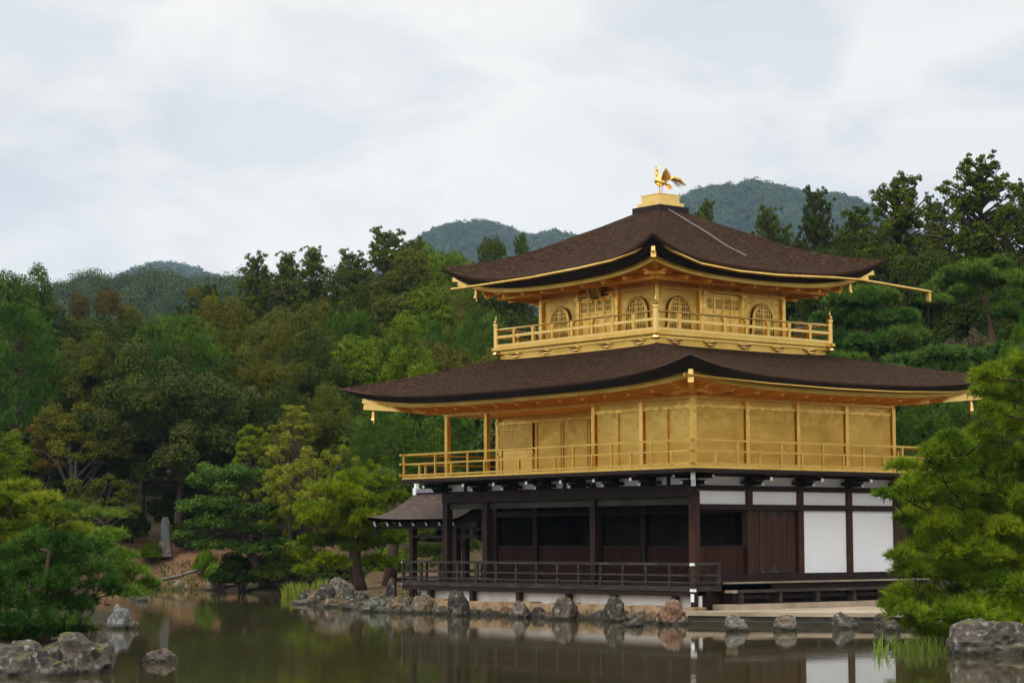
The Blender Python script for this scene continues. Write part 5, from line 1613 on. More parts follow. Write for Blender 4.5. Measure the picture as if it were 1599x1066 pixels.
def kind_softpine(seed, W=7.5, H=11.0, n=150):
    rng = np.random.default_rng(seed)
    P = []; D = []; T = []; mb = MB()
    mb.tube([(0, 0, -0.6), (0.15, 0, H * 0.3), (-0.05, 0.1, H * 0.6), (0, 0, H * 0.93)], [0.3, 0.24, 0.15, 0.03], 8)
    for i in range(n):
        t = rng.uniform(0, 1) ** 0.8
        z = H * (0.27 + 0.69 * t)
        R = W / 2 * math.sqrt(max(0.03, 1 - (max(0, t - 0.2) / 0.85) ** 2.0)) * (0.8 + 0.2 * math.sin(i * 1.7)) * rng.uniform(0.45, 1.0) ** 0.5
        an = rng.uniform(0, 6.283)
        tip = np.array([math.cos(an) * R, math.sin(an) * R, z])
        if i % 3 == 0:
            limb(mb, (0, 0, z - 0.25 * R - 0.2), tip, 0.05, 0.015, rng, sag=-0.05)
        out = unit(np.array([math.cos(an) * 0.6, math.sin(an) * 0.6, 0.9]))
        m = 22
        r = rng.uniform(0.4, 0.75)
        q = rng.normal(size=(m, 3)) * np.array([r, r, r * 0.55]) * 0.62
        P.append(tip + q + out * 0.15); D.append(unit(out + q * 0.9 / r * 0.6 + np.array([0, 0, 0.15]))); T.append(np.clip(np.full(m, rng.uniform(0.15, 0.9)) + rng.normal(size=m) * 0.12, 0, 1))
    V, A = needle_tufts(np.concatenate(P), np.concatenate(D), 10, 0.36, 0.042, rng, 0.5, np.concatenate(T))
    return fast_mesh('crown', V, 3, A, NEEDLE), trunk_mesh(mb, 'trunk', PINEBARK), W, H


def pine_from_pads(pads, trunk, rng, per=60, blades=10, length=0.3, width=0.036, r0=0.3, droop=0.25, spread=0.6, split=3, cush=4.5):
    """pads in local metres; trunk: list of points"""
    mb = MB()
    k = len(trunk)
    mb.tube(trunk, [r0 * (1 - 0.75 * i / (k - 1)) for i in range(k)], 9)
    tp = np.array(trunk, float)
    sub = []
    nodes = [(p, 0.0) for p in tp]
    axis = lambda c: np.min(np.linalg.norm((tp - c)[:, :2], axis=1))
    for c, r, tint in sorted(pads, key=lambda q: axis(np.asarray(q[0], float))):
        c = np.asarray(c, float)
        end = c - np.array([0, 0, r[2] * 0.3])
        # grow from the nearest wood already there, preferably from a little below
        best = min(nodes, key=lambda q: np.linalg.norm(end - q[0]) + 1.2 * max(0, q[0][2] - end[2]) + (0.25 if q[1] else 0))
        g = 0.55 if best[1] else 1.0
        pts = limb(mb, best[0], end, max(0.016, r0 * 0.20 * g), 0.011, rng, sag=-0.04, n=6)
        nodes += [(np.array(q), 1.0) for q in pts[2:]]
        for m in range(split):
            an = rng.uniform(0, 6.28)
            e = end + np.array([math.cos(an) * r[0] * 0.75, math.sin(an) * r[1] * 0.75, 0.05])
            limb(mb, np.array(pts[4]), e, 0.014, 0.006, rng, sag=-0.03, n=3, sides=4)
        # a pad is several cushions of shoots
        m = max(6, int(cush * r[0] / 0.45))
        for i in range(m):
            an = rng.uniform(0, 6.28); q = math.sqrt(rng.uniform(0, 1)) * 0.72
            cc = c + np.array([math.cos(an) * q * r[0], math.sin(an) * q * r[1], rng.uniform(-0.4, 0.4) * r[2]])
            f = rng.uniform(0.30, 0.5)
            sub.append((cc, (max(0.18, r[0] * f), max(0.18, r[1] * f), r[2] * rng.uniform(0.65, 1.0)), np.clip(tint + rng.normal() * 0.14, 0.05, 0.95)))
    P, D, T = pad_tufts(sub, per, rng, droop)
    V, A = needle_tufts(P, D, blades, length, width, rng, spread, T)
    return fast_mesh('crown', V, 3, A, NEEDLE), trunk_mesh(mb, 'trunk', PINEBARK)


def kind_padpine(seed, W=8.5, H=9.5, layers=6):
    rng = np.random.default_rng(seed)
    tr = [(0, 0, -0.5)]
    for i in range(1, 8):
        tr.append((rng.normal() * 0.18 * i ** 0.5, rng.normal() * 0.18 * i ** 0.5, H * 0.92 * i / 7))
    pads = []
    for l in range(layers):
        t = l / (layers - 1)
        z = H * (0.34 + 0.62 * t)
        R = W / 2 * (1.0 - 0.62 * t ** 1.4)
        m = max(1, int(round(5 * (1 - t) + 1)))
        a0 = rng.uniform(0, 6.28)
        for k in range(m):
            an = a0 + 6.283 * k / m + rng.uniform(-0.3, 0.3)
            q = R * (0.62 if m > 1 else 0.05) * rng.uniform(0.8, 1.15)
            r = R * rng.uniform(0.36, 0.52) if m > 1 else R * 0.75
            pads.append((np.array([math.cos(an) * q, math.sin(an) * q, z + rng.uniform(-0.35, 0.35)]), (r, r, 0.42 + 0.1 * r), rng.uniform(0.2, 0.85)))
    c, t = pine_from_pads(pads, tr, rng, per=46, blades=9, length=0.34, width=0.042, r0=0.26, cush=2.4)
    return c, t, W, H


def kind_layered(seed, W=7.0, H=7.0, leaf=0.07, n=120, tilt=0.0, per=120, mat=None):
    """maple habit: overlapping flat sprays of fine leaves on spreading limbs"""
    rng = np.random.default_rng(seed)
    mb = MB(); cl = []
    tr = [(0, 0, -0.5), (0.1, 0.05, H * 0.18), (0.25 + tilt * .5, 0, H * 0.36), (0.2 + tilt, 0.1, H * 0.6)]
    mb.tube(tr, [0.22, 0.18, 0.13, 0.06], 8)
    for i in range(n):
        t = rng.uniform(0, 1)
        z = H * (0.30 + 0.66 * t)
        R = W / 2 * math.sqrt(max(0.02, 1 - (max(0, t - 0.1) / 0.95) ** 2)) * rng.uniform(0.25, 1) ** 0.5
        an = rng.uniform(0, 6.28)
        c = np.array([math.cos(an) * R + tilt * t, math.sin(an) * R, z - 0.10 * R])
        r = rng.uniform(0.28, 0.62) * W / 7
        cl.append((c, (r, r, r * 0.36), rng.uniform(0.1, 0.9)))
        if i % 2 == 0:
            limb(mb, np.array(tr[2]) + np.array([0, 0, rng.uniform(-0.6, 0.8)]), c, 0.06, 0.012, rng)
    V, A = clump_leaves(cl, per, leaf, rng, up=0.7, rnd=0.6, shell=0.2)
    return fast_mesh('crown', V, 4, A, LEAF), trunk_mesh(mb, 'trunk', mat or TRUNK), W, H


def kind_twiggy(seed, W=7.0, H=8.0):
    """thin crown, pale twigs showing"""
    rng = np.random.default_rng(seed)
    mb = MB(); cl = []
    mb.tube([(0, 0, -0.5), (0.1, 0.1, H * 0.3), (0, 0, H * 0.6)], [0.2, 0.15, 0.08], 7)
    for i in range(44):
        d = unit(rng.normal(size=3)); d[2] = abs(d[2]) * 0.9 - 0.1
        f = rng.uniform(0.6, 1)
        tip = np.array([0, 0, H * 0.55]) + d * np.array([W / 2, W / 2, H * 0.42]) * f
        if i % 3 == 0:
            pts = limb(mb, (0, 0, H * rng.uniform(0.25, 0.55)), tip, 0.045, 0.012, rng, n=6, sides=5, sag=rng.uniform(-0.05, 0.2))
        for j in range(4 if i % 3 == 0 else 0):
            e = np.array(pts[3 + j % 3]) + rng.normal(size=3) * 0.55
            limb(mb, pts[2 + j % 3], e, 0.02, 0.008, rng, n=3, sides=4)
        r = rng.uniform(0.45, 0.8)
        cl.append((tip - d * 0.2 + rng.normal(size=3) * 0.3, (r, r, r * 0.55), rng.uniform(0.1, 0.9)))
    V, A = clump_leaves(cl, 120, 0.07, rng, shell=0.05, rnd=0.8)
    return fast_mesh('crown', V, 4, A, LEAF), trunk_mesh(mb, 'trunk', TWIG), W, H


def kind_shrub(seed, W=3.2, H=2.2, leaf=0.075):
    rng = np.random.default_rng(seed)
    mb = MB(); cl = []
    for i in range(5):
        an = i * 1.3
        mb.tube([(0, 0, -0.4), (math.cos(an) * 0.2, math.sin(an) * 0.2, 0.4), (math.cos(an) * W * 0.25, math.sin(an) * W * 0.25, H * 0.55)], [0.06, 0.045, 0.02], 5)
    for i in range(30):
        d = unit(rng.normal(size=3)); d[2] = abs(d[2]) * 1.4 - 0.5
        c = np.array([0, 0, H * 0.42]) + d * np.array([W / 2, W / 2, H * 0.5]) * rng.uniform(0.5, 0.9)
        r = W * rng.uniform(0.12, 0.2)
        cl.append((c, (r, r, r * 0.75), rng.uniform(0.1, 0.9)))
    V, A = clump_leaves(cl, 150, leaf, rng)
    return fast_mesh('crown', V, 4, A, LEAF), trunk_mesh(mb, 'stem', TRUNK), W, H


KINDS = {
    'broad': [kind_broad(11), kind_broad(12, n=80, lump=(0.10, 0.17)), kind_broad(13, W=7.5, H=11, squash=1.05, top=0.8)],
    'oak': [kind_broad(21, W=8.5, H=9.5, n=95, leaf=0.075, lump=(0.09, 0.15), per=95), kind_broad(22, W=8, H=9, n=80, leaf=0.075, lump=(0.10, 0.17), per=95)],
    'cypress': [kind_cypress(31), kind_cypress(32, W=7.5), kind_cypress(33, W=6, H=16)],
    'softpine': [kind_softpine(41), kind_softpine(42, W=8.5, n=170)],
    'padpine': [kind_padpine(51), kind_padpine(52, W=9.5, H=9, layers=5), kind_padpine(53, W=7.5, H=10, layers=7)],
    'layered': [kind_layered(61), kind_layered(62, W=6.5, H=8, n=130)],
    'twiggy': [kind_twiggy(71), kind_twiggy(72, W=8, H=7.5)],
    'fine': [kind_broad(91, W=6, H=8, n=150, leaf=0.06, lump=(0.05, 0.085), per=130, top=0.6), kind_broad(92, W=6, H=8.5, n=170, leaf=0.055, lump=(0.045, 0.08), per=130, top=0.9)],
    'shrub': [kind_shrub(81), kind_shrub(82, W=3.6, H=1.9)],
}
TREE_NAME = {'broad': 'broadleaf_tree', 'oak': 'oak_tree', 'cypress': 'cypress_tree', 'softpine': 'pine_tree', 'padpine': 'pine_tree', 'layered': 'maple_tree', 'fine': 'maple_tree', 'twiggy': 'twiggy_tree', 'shrub': 'shrub'}
RNG = random.Random(5)


def plant(kind, u, vtop, wpx, d, color, label, group=None, variant=None, base=None, rot=None):
    """a tree whose crown spans wpx photo pixels about u and whose top shows at vtop, rooted in the ground d metres off"""
    protos = KINDS[kind]
    cm, tm, W, H = protos[(variant if variant is not None else RNG.randrange(len(protos))) % len(protos)]
    top = at(u, vtop, d)
    s = float((top - C0) @ DS)
    g = gz(d, s) if base is None else base
    w = wpx / FPX * d * 1.06
    h = max(0.6, top[2] - g)
    loc = ds(d, s)
    sc = w / W; sz = h / H
    if kind == 'shrub':
        sz = min(sz, 1.4 * sc)
    t = empty(TREE_NAME[kind], (loc[0], loc[1], g), label, 'shrub' if kind == 'shrub' else 'tree', group)
    t.rotation_euler = (0, 0, RNG.uniform(0, 6.28) if rot is None else rot)
    t.scale = (sc, sc, sz)
    for nm, me in (('crown', cm), ('stem' if kind == 'shrub' else 'trunk', tm)):
        o = bpy.data.objects.new(nm, me); COL.objects.link(o); o.parent = t
        o.color = (*color, 1)
    return t


def hero_pine(name, pads_px, trunk_px, d, color, label, seed, group=None, per=60, blades=10, length=0.3, width=0.036, r0=0.25, deep=0.9, cat='tree', droop=0.25):
    """a pine whose pads are laid out after the photo: pads (u, v, half width px, half height px[, depth offset m]), trunk points (u, v)"""
    rng = np.random.default_rng(seed)
    k = d / FPX
    T = [at(u, v, d + (q[0] if q else 0)) for u, v, *q in trunk_px]
    base = T[0].copy()
    pads = []
    for i, (u, v, rx, ry, *q) in enumerate(pads_px):
        dd = q[0] if q else rng.uniform(-deep, deep)
        c = at(u, v, d + dd)
        pads.append((c - base, (rx * k, rx * k * rng.uniform(0.8, 1.1), ry * k * 1.05), rng.uniform(0.25, 0.8)))
    cm, tm = pine_from_pads(pads, [t - base for t in T], rng, per, blades, length, width, r0, droop)
    t = empty(name, base, label, cat, group)
    for nm, me in (('crown', cm), ('trunk', tm)):
        o = bpy.data.objects.new(nm, me); COL.objects.link(o); o.parent = t; o.color = (*color, 1)
    return t


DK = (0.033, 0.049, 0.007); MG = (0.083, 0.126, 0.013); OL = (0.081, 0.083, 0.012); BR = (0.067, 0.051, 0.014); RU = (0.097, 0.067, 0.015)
PB = (0.065, 0.121, 0.021); PG = (0.092, 0.162, 0.019); PY = (0.109, 0.155, 0.015); YG = (0.150, 0.162, 0.024); ML = (0.113, 0.155, 0.017); CY = (0.067, 0.091, 0.012); GO = (0.069, 0.080, 0.013)

TREES = [
    # ---- wooded slope beyond the pond, left to right, far rows first
    ('broad', 30, 424, 120, 132, (0.045, 0.080, 0.013), 'mid green leafy tree topping the slope at the far left skyline'),
    ('broad', -30, 440, 120, 126, BR, 'brown tinged tree cut by the left edge of the view below the skyline'),
    ('oak', 118, 478, 110, 140, BR, 'brown leaved oak, first of the dark lumpy crowns below the wooded ridge'),
    ('oak', 215, 472, 150, 142, BR, 'brown leaved oak rising highest among the dark lumpy crowns below the ridge'),
    ('oak', 165, 492, 120, 136, OL, 'small brown olive oak wedged between two taller brown oaks'),
    ('cypress', 322, 452, 110, 150, DK, 'low dark cypress where the brown oaks meet the taller skyline trees'),
    ('cypress', 402, 404, 100, 152, CY, 'dark cypress with a forked ragged top, first of the tall skyline row'),
    ('cypress', 448, 398, 90, 155, CY, 'dark slim cypress second along the tall skyline row'),
    ('cypress', 488, 390, 95, 152, CY, 'dark cypress with a spiky double tip in the skyline row'),
    ('cypress', 548, 398, 110, 153, CY, 'broad dark cypress leaning into the highest clump of the skyline'),
    ('cypress', 604, 365, 150, 152, CY, 'tallest skyline cypress with an open lacy top left of the mountain'),
    ('cypress', 650, 382, 110, 155, CY, 'green cypress at the right shoulder of the highest skyline clump'),
    ('broad', 700, 392, 110, 150, MG, 'loose green tree standing against the blue mountain beside the upper roof tip'),
    ('broad', 760, 408, 130, 148, DK, 'bushy dark tree tucked behind the tip of the upper roof'),
    ('cypress', 815, 372, 62, 158, CY, 'small dark tree top peeping over the left slope of the upper roof'),
    ('cypress', 1100, 322, 66, 150, CY, 'tree top showing just right of the roof pedestal'),
    ('oak', 610, 415, 190, 140, GO, 'large dark grey green oak dome below the tallest skyline cypress'),
    ('oak', 455, 468, 120, 128, GO, 'dusty olive dome shaped oak in the middle of the slope'),
    ('oak', 372, 478, 110, 130, OL, 'brownish oak beside the dusty olive dome'),
    ('broad', 345, 462, 100, 138, OL, 'olive tree under the first tall cypress of the skyline'),
    ('broad', 520, 452, 100, 140, DK, 'dark leafy tree between the two grey green oak domes'),
    ('broad', 690, 440, 120, 138, MG, 'leafy green tree left of the upper roof corner bell'),
    ('broad', 770, 446, 120, 136, DK, 'dark leafy tree behind the upper left roof corner'),
    ('softpine', 275, 488, 180, 120, PB, 'blue green feathery pine high on the slope above the big round oak'),
    ('softpine', 30, 478, 150, 114, (0.052, 0.110, 0.020), 'bright green tall pine at the far left of the slope'),
    ('oak', 130, 512, 120, 124, GO, 'dark rounded oak between the bright tall pine and the feathery pine'),
    ('softpine', 543, 488, 120, 130, PB, 'feathery blue green pine right of the dusty olive dome'),
    ('softpine', 668, 505, 100, 130, PB, 'small feathery pine midway between slope and balcony corner post'),
    ('softpine', 752, 484, 120, 128, PB, 'feathery pine directly behind the top balcony corner post'),
    ('oak', 708, 530, 110, 122, OL, 'olive brown oak just above the left sweep of the lower roof'),
    ('broad', 640, 524, 120, 120, MG, 'yellowish green leafy tree above the lower roof tip'),
    ('broad', 572, 522, 120, 121, MG, 'mid green leafy tree left of the yellowish one above the roof tip'),
    ('broad', 505, 528, 110, 120, DK, 'dark leafy tree with a pale dead branch below the dusty olive dome'),
    ('oak', 410, 522, 110, 118, OL, 'rust flecked oak right of the big round oak'),
    ('broad', 345, 560, 110, 117, DK, 'very dark tree filling the gap right of the big round oak'),
    ('oak', 284, 552, 205, 110.5, (0.048, 0.062, 0.013), 'big round oak with a yellowing top in front of the slope'),
    ('oak', 420, 590, 130, 113, DK, 'dark oak with rusty outer leaves above the yellow green maple'),
    ('oak', 535, 612, 100, 109, GO, 'dull olive conical oak below the lower roof tip'),
    ('twiggy', 120, 604, 160, 108.5, OL, 'olive tree with pale bare twigs showing, left of the big round oak'),
    ('twiggy', 60, 640, 130, 109, RU, 'rusty thin leaved tree beside the olive twiggy tree'),
    ('twiggy', 208, 672, 110, 113, RU, 'rust brown thin tree at the foot of the big round oak'),
    ('twiggy', 145, 712, 150, 106.8, GO, 'grey olive half bare tree above the garden pine on the left shore'),
    ('broad', 10, 672, 110, 108, MG, 'yellowish green tree at the left edge above the foreground pines'),
    ('layered', 455, 622, 100, 106, YG, 'small yellow green layered tree halfway up under the rusty oak'),
    ('layered', 395, 655, 90, 107, ML, 'loose green layered tree left of the small yellow green one'),
    ('softpine', 600, 640, 150, 101, PB, 'full blue green pine behind the lower balcony corner'),
    ('softpine', 695, 650, 140, 100, PB, 'blue green pine seen between the gilded veranda columns'),
    ('broad', 735, 628, 110, 106, MG, 'leafy tree seen through the open gilded veranda'),
    ('broad', 660, 610, 110, 110, DK, 'dark tree under the lower roof eave left of the veranda columns'),
    ('fine', 482, 682, 125, 97, YG, 'upright pale yellow green maple behind the bright garden pine'),
    ('fine', 560, 700, 90, 99, ML, 'green maple between the pale maple and the full pine'),
    ('shrub', 200, 775, 70, 112, DK, 'dark shrub left of the standing stone'),
    ('shrub', 236, 826, 36, 108.5, MG, 'little green shrub tight against the left of the standing stone'),
    ('shrub', 300, 808, 60, 110, DK, 'dark shrub immediately right of the standing stone'),
    ('shrub', 322, 846, 44, 106.5, MG, 'low green shrub above the curb of the bare earth bank'),
    ('shrub', 378, 858, 96, 99.2, DK, 'wide dark shrub at the waterline under the leaning maple'),
    ('shrub', 352, 872, 54, 103.2, PG, 'small bright bush at the right end of the bare earth bank'),
    ('shrub', 452, 838, 90, 101, ML, 'green bush between the leaning maple and the bright garden pine'),
    ('shrub', 432, 872, 84, 98.2, DK, 'low dark bush at the waterline left of the reeds'),
    ('shrub', 520, 872, 90, 97, DK, 'low dark bush behind the trunk of the bright garden pine'),
    ('shrub', 610, 850, 80, 92, MG, 'green bush behind the leaning pine trunk by the small brown roof'),
    ('shrub', 222, 896, 32, 104.3, PG, 'tuft of bright shrub at the left end of the bare earth bank'),
    # ---- behind the pavilion on its right
    ('cypress', 1400, 284, 165, 118, CY, 'tall cypress with a rounded feathery top right of the upper roof'),
    ('cypress', 1530, 250, 185, 113, CY, 'tallest tree of the picture with see through branches near the right edge'),
    ('cypress', 1608, 286, 120, 116, CY, 'dark cypress cut by the right edge of the view'),
    ('cypress', 1272, 303, 100, 124, DK, 'dark pointed cypress above the right slope of the upper roof'),
    ('cypress', 1202, 336, 130, 126, CY, 'dark cypress peeping over the right slope of the upper roof'),
    ('cypress', 1335, 335, 110, 124, DK, 'dark cypress between the pointed one and the feathery topped one'),
    ('cypress', 1462, 318, 110, 122, DK, 'dark cypress filling the gap between the two tallest trees'),
    ('broad', 1300, 382, 130, 112, DK, 'dark leafy tree touching the right sweep of the upper roof'),
    ('broad', 1440, 392, 150, 108, DK, 'dark leafy tree below the two tallest cypresses'),
    ('broad', 1570, 398, 140, 108, DK, 'dark leafy tree behind the umbrella shaped pine'),
    ('twiggy', 1262, 430, 100, 104, (0.11, 0.075, 0.045), 'brown thin leaved tree beside the top storey wall'),
    ('twiggy', 1500, 462, 120, 102, (0.09, 0.072, 0.04), 'brownish tree between the two big pines on the right'),
    ('padpine', 1608, 466, 110, 93, PG, 'pine pads cut by the right edge under the umbrella pine'),
    ('padpine', 1300, 545, 150, 93, PB, 'pine between the top balcony corner and the lower roof'),
    ('padpine', 1580, 540, 150, 87, PG, 'pine standing behind the large pine on the right bank'),
    ('softpine', 1455, 600, 170, 84, PB, 'dark pine with a red trunk beyond the right end of the lower eave'),
    ('broad', 1530, 640, 140, 82, DK, 'dark tree beyond the large pine on the right bank'),
    ('broad', 1430, 700, 110, 80, DK, 'dark tree close behind the right wall of the pavilion'),
]


def build_trees():
    for k, u, v, w, d, c, lab in TREES:
        plant(k, u, v, w, d, c, lab)
    # trees of the slope that show only between the others
    g = 'trees half hidden on the wooded slope'
    lab = 'dark tree half hidden behind the other trees of the wooded slope'
    rr = random.Random(17)
    for d, v0, step in ((124, 560, 64), (112, 640, 66), (133, 500, 70)):
        u = -40 + rr.uniform(0, 40)
        while u < 800:
            vt = v0 + rr.uniform(-18, 30) - (20 if u > 450 else 0)
            if d < 116 and 190 < u < 380:
                u += 40; continue
            plant(rr.choice(['broad', 'oak', 'broad']), u, vt, rr.uniform(95, 140), d + rr.uniform(-2, 2), rr.choice([DK, GO, DK, OL]), lab, g)
            u += step * rr.uniform(0.85, 1.2)
    u = 1240
    for u, v, d in ((1250, 400, 128), (1350, 400, 128), (1500, 400, 125), (1600, 420, 122), (1330, 500, 108), (1420, 480, 110), (1560, 500, 106), (1480, 620, 96), (1560, 600, 98), (1390, 590, 100)):
        plant('broad', u, v, 130, d, DK, 'dark leafy tree half hidden among the trees beyond the right of the building', 'trees half hidden right of the building')
    u = 560
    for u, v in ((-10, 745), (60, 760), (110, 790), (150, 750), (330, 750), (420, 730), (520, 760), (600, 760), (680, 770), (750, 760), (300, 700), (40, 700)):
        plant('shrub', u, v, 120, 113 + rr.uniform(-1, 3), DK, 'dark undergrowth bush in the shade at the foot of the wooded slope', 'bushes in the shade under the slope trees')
    # garden pines and the leaning maple
    hero_pine('pine_tree', [(545, 748, 30, 12), (585, 757, 38, 13), (520, 770, 44, 15), (492, 795, 34, 13), (560, 780, 46, 15), (610, 775, 34, 11), (508, 812, 46, 14), (575, 808, 44, 14), (540, 825, 44, 12),
                            (500, 845, 40, 12), (560, 850, 38, 12), (605, 842, 38, 13), (482, 868, 26, 9), (470, 888, 22, 8), (520, 876, 36, 11), (585, 878, 30, 12), (545, 800, 40, 14), (610, 880, 20, 10)],
              [(563, 924), (556, 895), (553, 860), (551, 825), (553, 795), (546, 765)], 84, PY, 'bright green garden pine with flat pads left of the small brown roof', 201, per=66, length=0.26, width=0.034, r0=0.3)
    hero_pine('pine_tree', [(655, 830, 30, 12), (690, 815, 36, 13), (720, 850, 30, 12), (670, 860, 34, 12), (620, 800, 30, 12), (700, 880, 30, 10), (640, 760, 34, 12), (605, 745, 30, 10), (640, 885, 24, 10), (735, 815, 28, 14)],
              [(606, 925), (612, 880), (616, 840), (622, 800), (624, 765)], 88, (0.085, 0.125, 0.028), 'leaning pine whose pads show behind and below the small brown roof', 202, per=60, length=0.28, width=0.036, r0=0.32)
    hero_pine('pine_tree', [(1330, 470, 40, 13), (1372, 460, 40, 12), (1300, 498, 34, 12), (1342, 500, 46, 14), (1392, 494, 40, 14), (1425, 520, 34, 12), (1310, 532, 38, 13), (1362, 535, 46, 14), (1404, 552, 38, 13), (1330, 566, 40, 13), (1280, 560, 28, 12), (1345, 482, 30, 12), (1380, 575, 40, 13), (1270, 525, 24, 10)],
              [(1366, 640), (1360, 560), (1352, 525), (1346, 495), (1340, 468)], 94, (0.066, 0.125, 0.026), 'big soft pine with a leaning red trunk below the long gutter', 211, per=62, length=0.3, width=0.036, r0=0.22)
    hero_pine('pine_tree', [(1510, 425, 44, 12), (1545, 413, 36, 10), (1478, 442, 34, 11), (1562, 436, 36, 11), (1500, 455, 34, 11), (1532, 442, 36, 10), (1588, 466, 36, 13), (1572, 486, 40, 12), (1466, 466, 26, 10), (1600, 440, 30, 12), (1450, 452, 16, 7), (1610, 490, 36, 12)],
              [(1552, 640), (1552, 560), (1548, 510), (1541, 480), (1524, 446)], 96, (0.080, 0.140, 0.028), 'umbrella shaped pine with a bare red trunk on the right', 212, per=66, length=0.28, width=0.034, r0=0.22)
    hero_pine('pine_tree', [(1420, 566, 42, 12), (1470, 556, 46, 12), (1520, 562, 46, 13), (1382, 586, 38, 12), (1440, 590, 46, 13), (1502, 588, 48, 13), (1560, 584, 40, 14), (1592, 558, 40, 14), (1466, 612, 44, 13), (1400, 612, 34, 12), (1535, 612, 40, 13), (1350, 598, 26, 10), (1485, 575, 40, 12), (1590, 600, 36, 14), (1555, 545, 30, 10)],
              [(1490, 700), (1488, 640), (1484, 605), (1480, 560)], 89, (0.064, 0.120, 0.028), 'wide low pine mass above the right end of the lower roof', 213, per=62, length=0.3, width=0.036, r0=0.22)
    rng = np.random.default_rng(77)
    mb = MB(); cl = []
    d = 98.5
    T = [at(u, v, d) for u, v in ((415, 915), (402, 885), (380, 842), (366, 808), (352, 775), (348, 745))]
    b0 = T[0].copy()
    mb.tube([t - b0 for t in T], [0.28, 0.23, 0.19, 0.15, 0.1, 0.05], 9)
    for u, v, rx, ry in ((345, 738, 52, 17), (318, 752, 32, 13), (385, 742, 34, 14), (350, 758, 50, 14), (300, 790, 32, 12), (350, 795, 60, 17), (405, 798, 36, 14), (318, 815, 40, 14), (290, 838, 26, 9), (360, 822, 44, 13), (398, 828, 36, 13), (345, 850, 40, 12), (390, 856, 40, 13), (425, 850, 30, 12), (310, 850, 26, 9)):
        for q in range(9):
            c = at(u + rng.uniform(-.6, .6) * rx, v + rng.uniform(-.5, .5) * ry, d + rng.uniform(-1.6, 1.6)) - b0
            r = rx * d / FPX * rng.uniform(0.25, 0.5)
            cl.append((c, (r, r, r * 0.7), rng.uniform(0.15, 0.85)))
        limb(mb, T[3] - b0 if v < 800 else T[2] - b0, c, 0.07, 0.015, rng)
    V, A = clump_leaves(cl, 190, 0.058, rng, up=0.5, rnd=0.6, shell=0.2)
    t = empty('maple_tree', b0, 'dark green maple leaning left over the water on a crooked black trunk', 'tree')
    for nm, me in (('crown', fast_mesh('crown', V, 4, A, LEAF)), ('trunk', trunk_mesh(mb, 'trunk', TRUNK))):
        o = bpy.data.objects.new(nm, me); COL.objects.link(o); o.parent = t; o.color = (0.055, 0.098, 0.017, 1)
    # left foreground
    hero_pine('pine_tree', [(110, 792, 40, 8), (160, 803, 30, 8), (85, 800, 32, 8), (180, 800, 16, 6), (135, 806, 26, 7)], [(164, 872), (164, 845), (162, 818), (150, 806)], 66, (0.10, 0.15, 0.03), 'slender pine with one flat green pad behind the yellowish foreground pine', 203, per=110, length=0.2, width=0.022, r0=0.09)
    hero_pine('pine_tree', [(20, 762, 40, 13), (5, 782, 36, 13), (62, 780, 40, 11), (30, 800, 46, 12), (88, 806, 44, 11), (5, 822, 40, 12), (55, 826, 46, 12), (110, 826, 36, 9), (-30, 770, 40, 18), (-25, 805, 40, 16), (30, 844, 50, 12), (95, 842, 40, 10)],
              [(-20, 1000), (-5, 930), (10, 870), (20, 820), (10, 775)], 47, (0.130, 0.170, 0.026), 'yellowish pine on the left whose lit pads rise above the dark one', 204, per=150, blades=11, length=0.17, width=0.019, r0=0.13)
    hero_pine('pine_tree', [(170, 838, 28, 10), (150, 850, 34, 12), (190, 868, 30, 11), (165, 880, 34, 12), (208, 890, 22, 9), (180, 905, 34, 12), (225, 912, 16, 8), (200, 925, 24, 9), (140, 870, 30, 12)],
              [(120, 985), (128, 940), (140, 900), (150, 865), (160, 845)], 44, (0.095, 0.16, 0.03), 'low green pine reaching right over the water from the left islet', 205, per=150, blades=11, length=0.16, width=0.018, r0=0.09)
    hero_pine('pine_tree', [(60, 845, 52, 20), (115, 852, 46, 20), (15, 868, 44, 22), (80, 878, 56, 24), (140, 885, 46, 20), (35, 900, 48, 24), (100, 912, 56, 24), (158, 915, 36, 18), (10, 935, 44, 24), (65, 942, 52, 24), (125, 945, 40, 20), (30, 968, 40, 18), (90, 968, 40, 14), (-30, 900, 50, 30), (-30, 950, 50, 30), (45, 988, 46, 14), (105, 984, 40, 13), (5, 990, 40, 14)],
              [(70, 1004), (62, 975), (66, 940), (72, 900), (78, 860)], 39.5, (0.036, 0.080, 0.017), 'dense dark green pine on the rocky islet at the lower left', 206, per=150, blades=12, length=0.17, width=0.017, r0=0.13, deep=0.8)
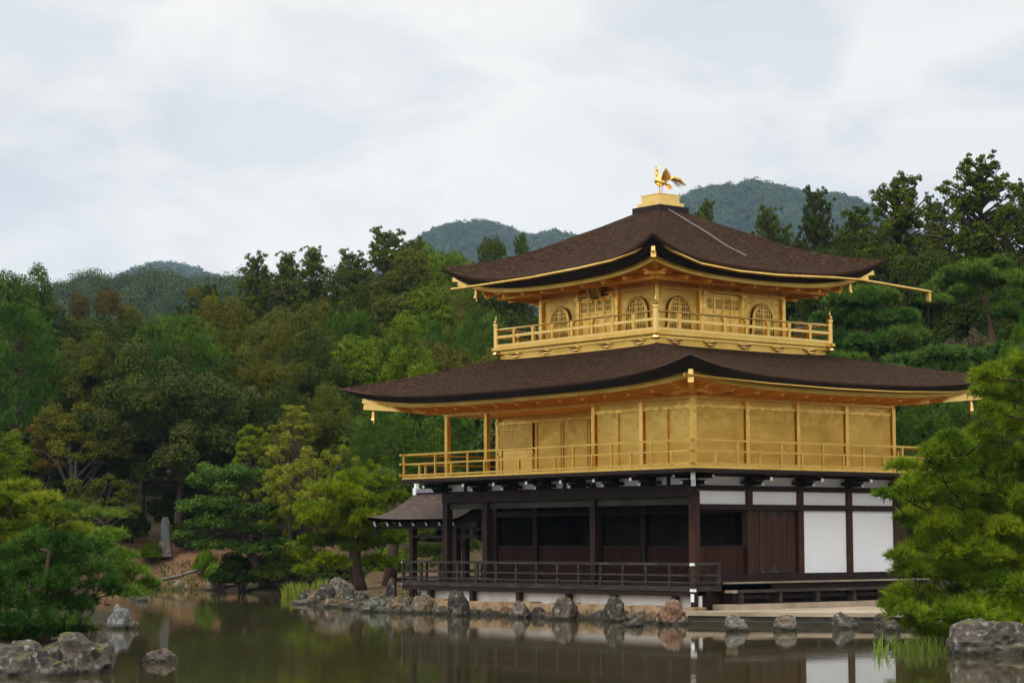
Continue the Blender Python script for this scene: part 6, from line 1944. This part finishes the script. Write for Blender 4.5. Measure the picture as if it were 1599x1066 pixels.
    # right bank
    pads = [(1560, 588, 44, 18), (1600, 572, 44, 20), (1535, 612, 28, 12), (1590, 612, 46, 20), (1640, 600, 60, 30), (1555, 640, 34, 14),
            (1500, 690, 46, 18), (1450, 706, 40, 16), (1415, 725, 24, 10), (1470, 732, 46, 17), (1545, 680, 46, 20), (1590, 670, 50, 24), (1530, 720, 50, 20), (1590, 720, 50, 24), (1640, 680, 60, 40),
            (1420, 752, 32, 12), (1390, 772, 20, 9), (1440, 775, 40, 15), (1495, 770, 46, 17), (1550, 765, 46, 20), (1600, 775, 50, 24),
            (1425, 812, 26, 10), (1465, 820, 38, 15), (1515, 815, 44, 18), (1570, 822, 46, 20), (1620, 830, 50, 24), (1440, 850, 36, 14), (1490, 858, 44, 16), (1545, 862, 46, 18), (1405, 868, 16, 8), (1600, 872, 50, 22),
            (1430, 895, 44, 16), (1485, 900, 48, 17), (1540, 905, 46, 18), (1595, 915, 50, 22), (1520, 958, 50, 17, -1.0), (1575, 968, 44, 16, -.8), (1475, 962, 40, 15, -1.0), (1400, 925, 26, 10), (1440, 938, 44, 16), (1500, 942, 46, 16), (1550, 945, 38, 15), (1395, 945, 20, 8), (1445, 970, 40, 14), (1495, 968, 34, 12), (1455, 990, 24, 8), (1415, 955, 34, 14), (1470, 985, 40, 13), (1530, 970, 44, 15), (1580, 955, 44, 16), (1510, 985, 30, 10), (1640, 760, 50, 50), (1640, 880, 50, 50)]
    pads += [(a, b, 46, 17, 1.7) for a, b in ((1455, 800), (1525, 790), (1590, 800), (1465, 880), (1530, 885), (1590, 890), (1560, 930), (1485, 925), (1605, 950), (1540, 745), (1600, 745), (1470, 750), (1440, 925), (1535, 840), (1480, 838), (1600, 850))]
    hero_pine('pine_tree', pads, [(1640, 1005), (1634, 940), (1645, 870), (1632, 800), (1640, 720), (1628, 650), (1630, 590)], 46, (0.122, 0.182, 0.024), 'large spreading pine on the right bank in front of the white wall panels', 207, per=150, blades=12, length=0.19, width=0.018, r0=0.17, deep=1.0)


build_trees()


# ------------------------------------------------------------------ the air between here and the mountains
def build_haze():
    m, nt, N, L, out = new_mat('haze')
    v = N.new('ShaderNodeVolumePrincipled')
    v.inputs['Color'].default_value = (0.50, 0.73, 1.0, 1)
    v.inputs['Density'].default_value = HAZE
    v.inputs['Anisotropy'].default_value = 0.2
    L.new(v.outputs[0], out.inputs['Volume'])
    a, b = -60.0, 3600.0
    pts = [C0 + DN * d + DS * s for d, s in ((a, -1900), (a, 1900), (b, 1900), (b, -1900))]
    mb = MB(); mb.prism([(p[0], p[1]) for p in pts], -60.0, 420.0)
    o = mb.build('haze', m)
    tag(o, 'thin blue air softening the far mountains', 'haze', kind='stuff')


HAZE = 0.00009
build_haze()
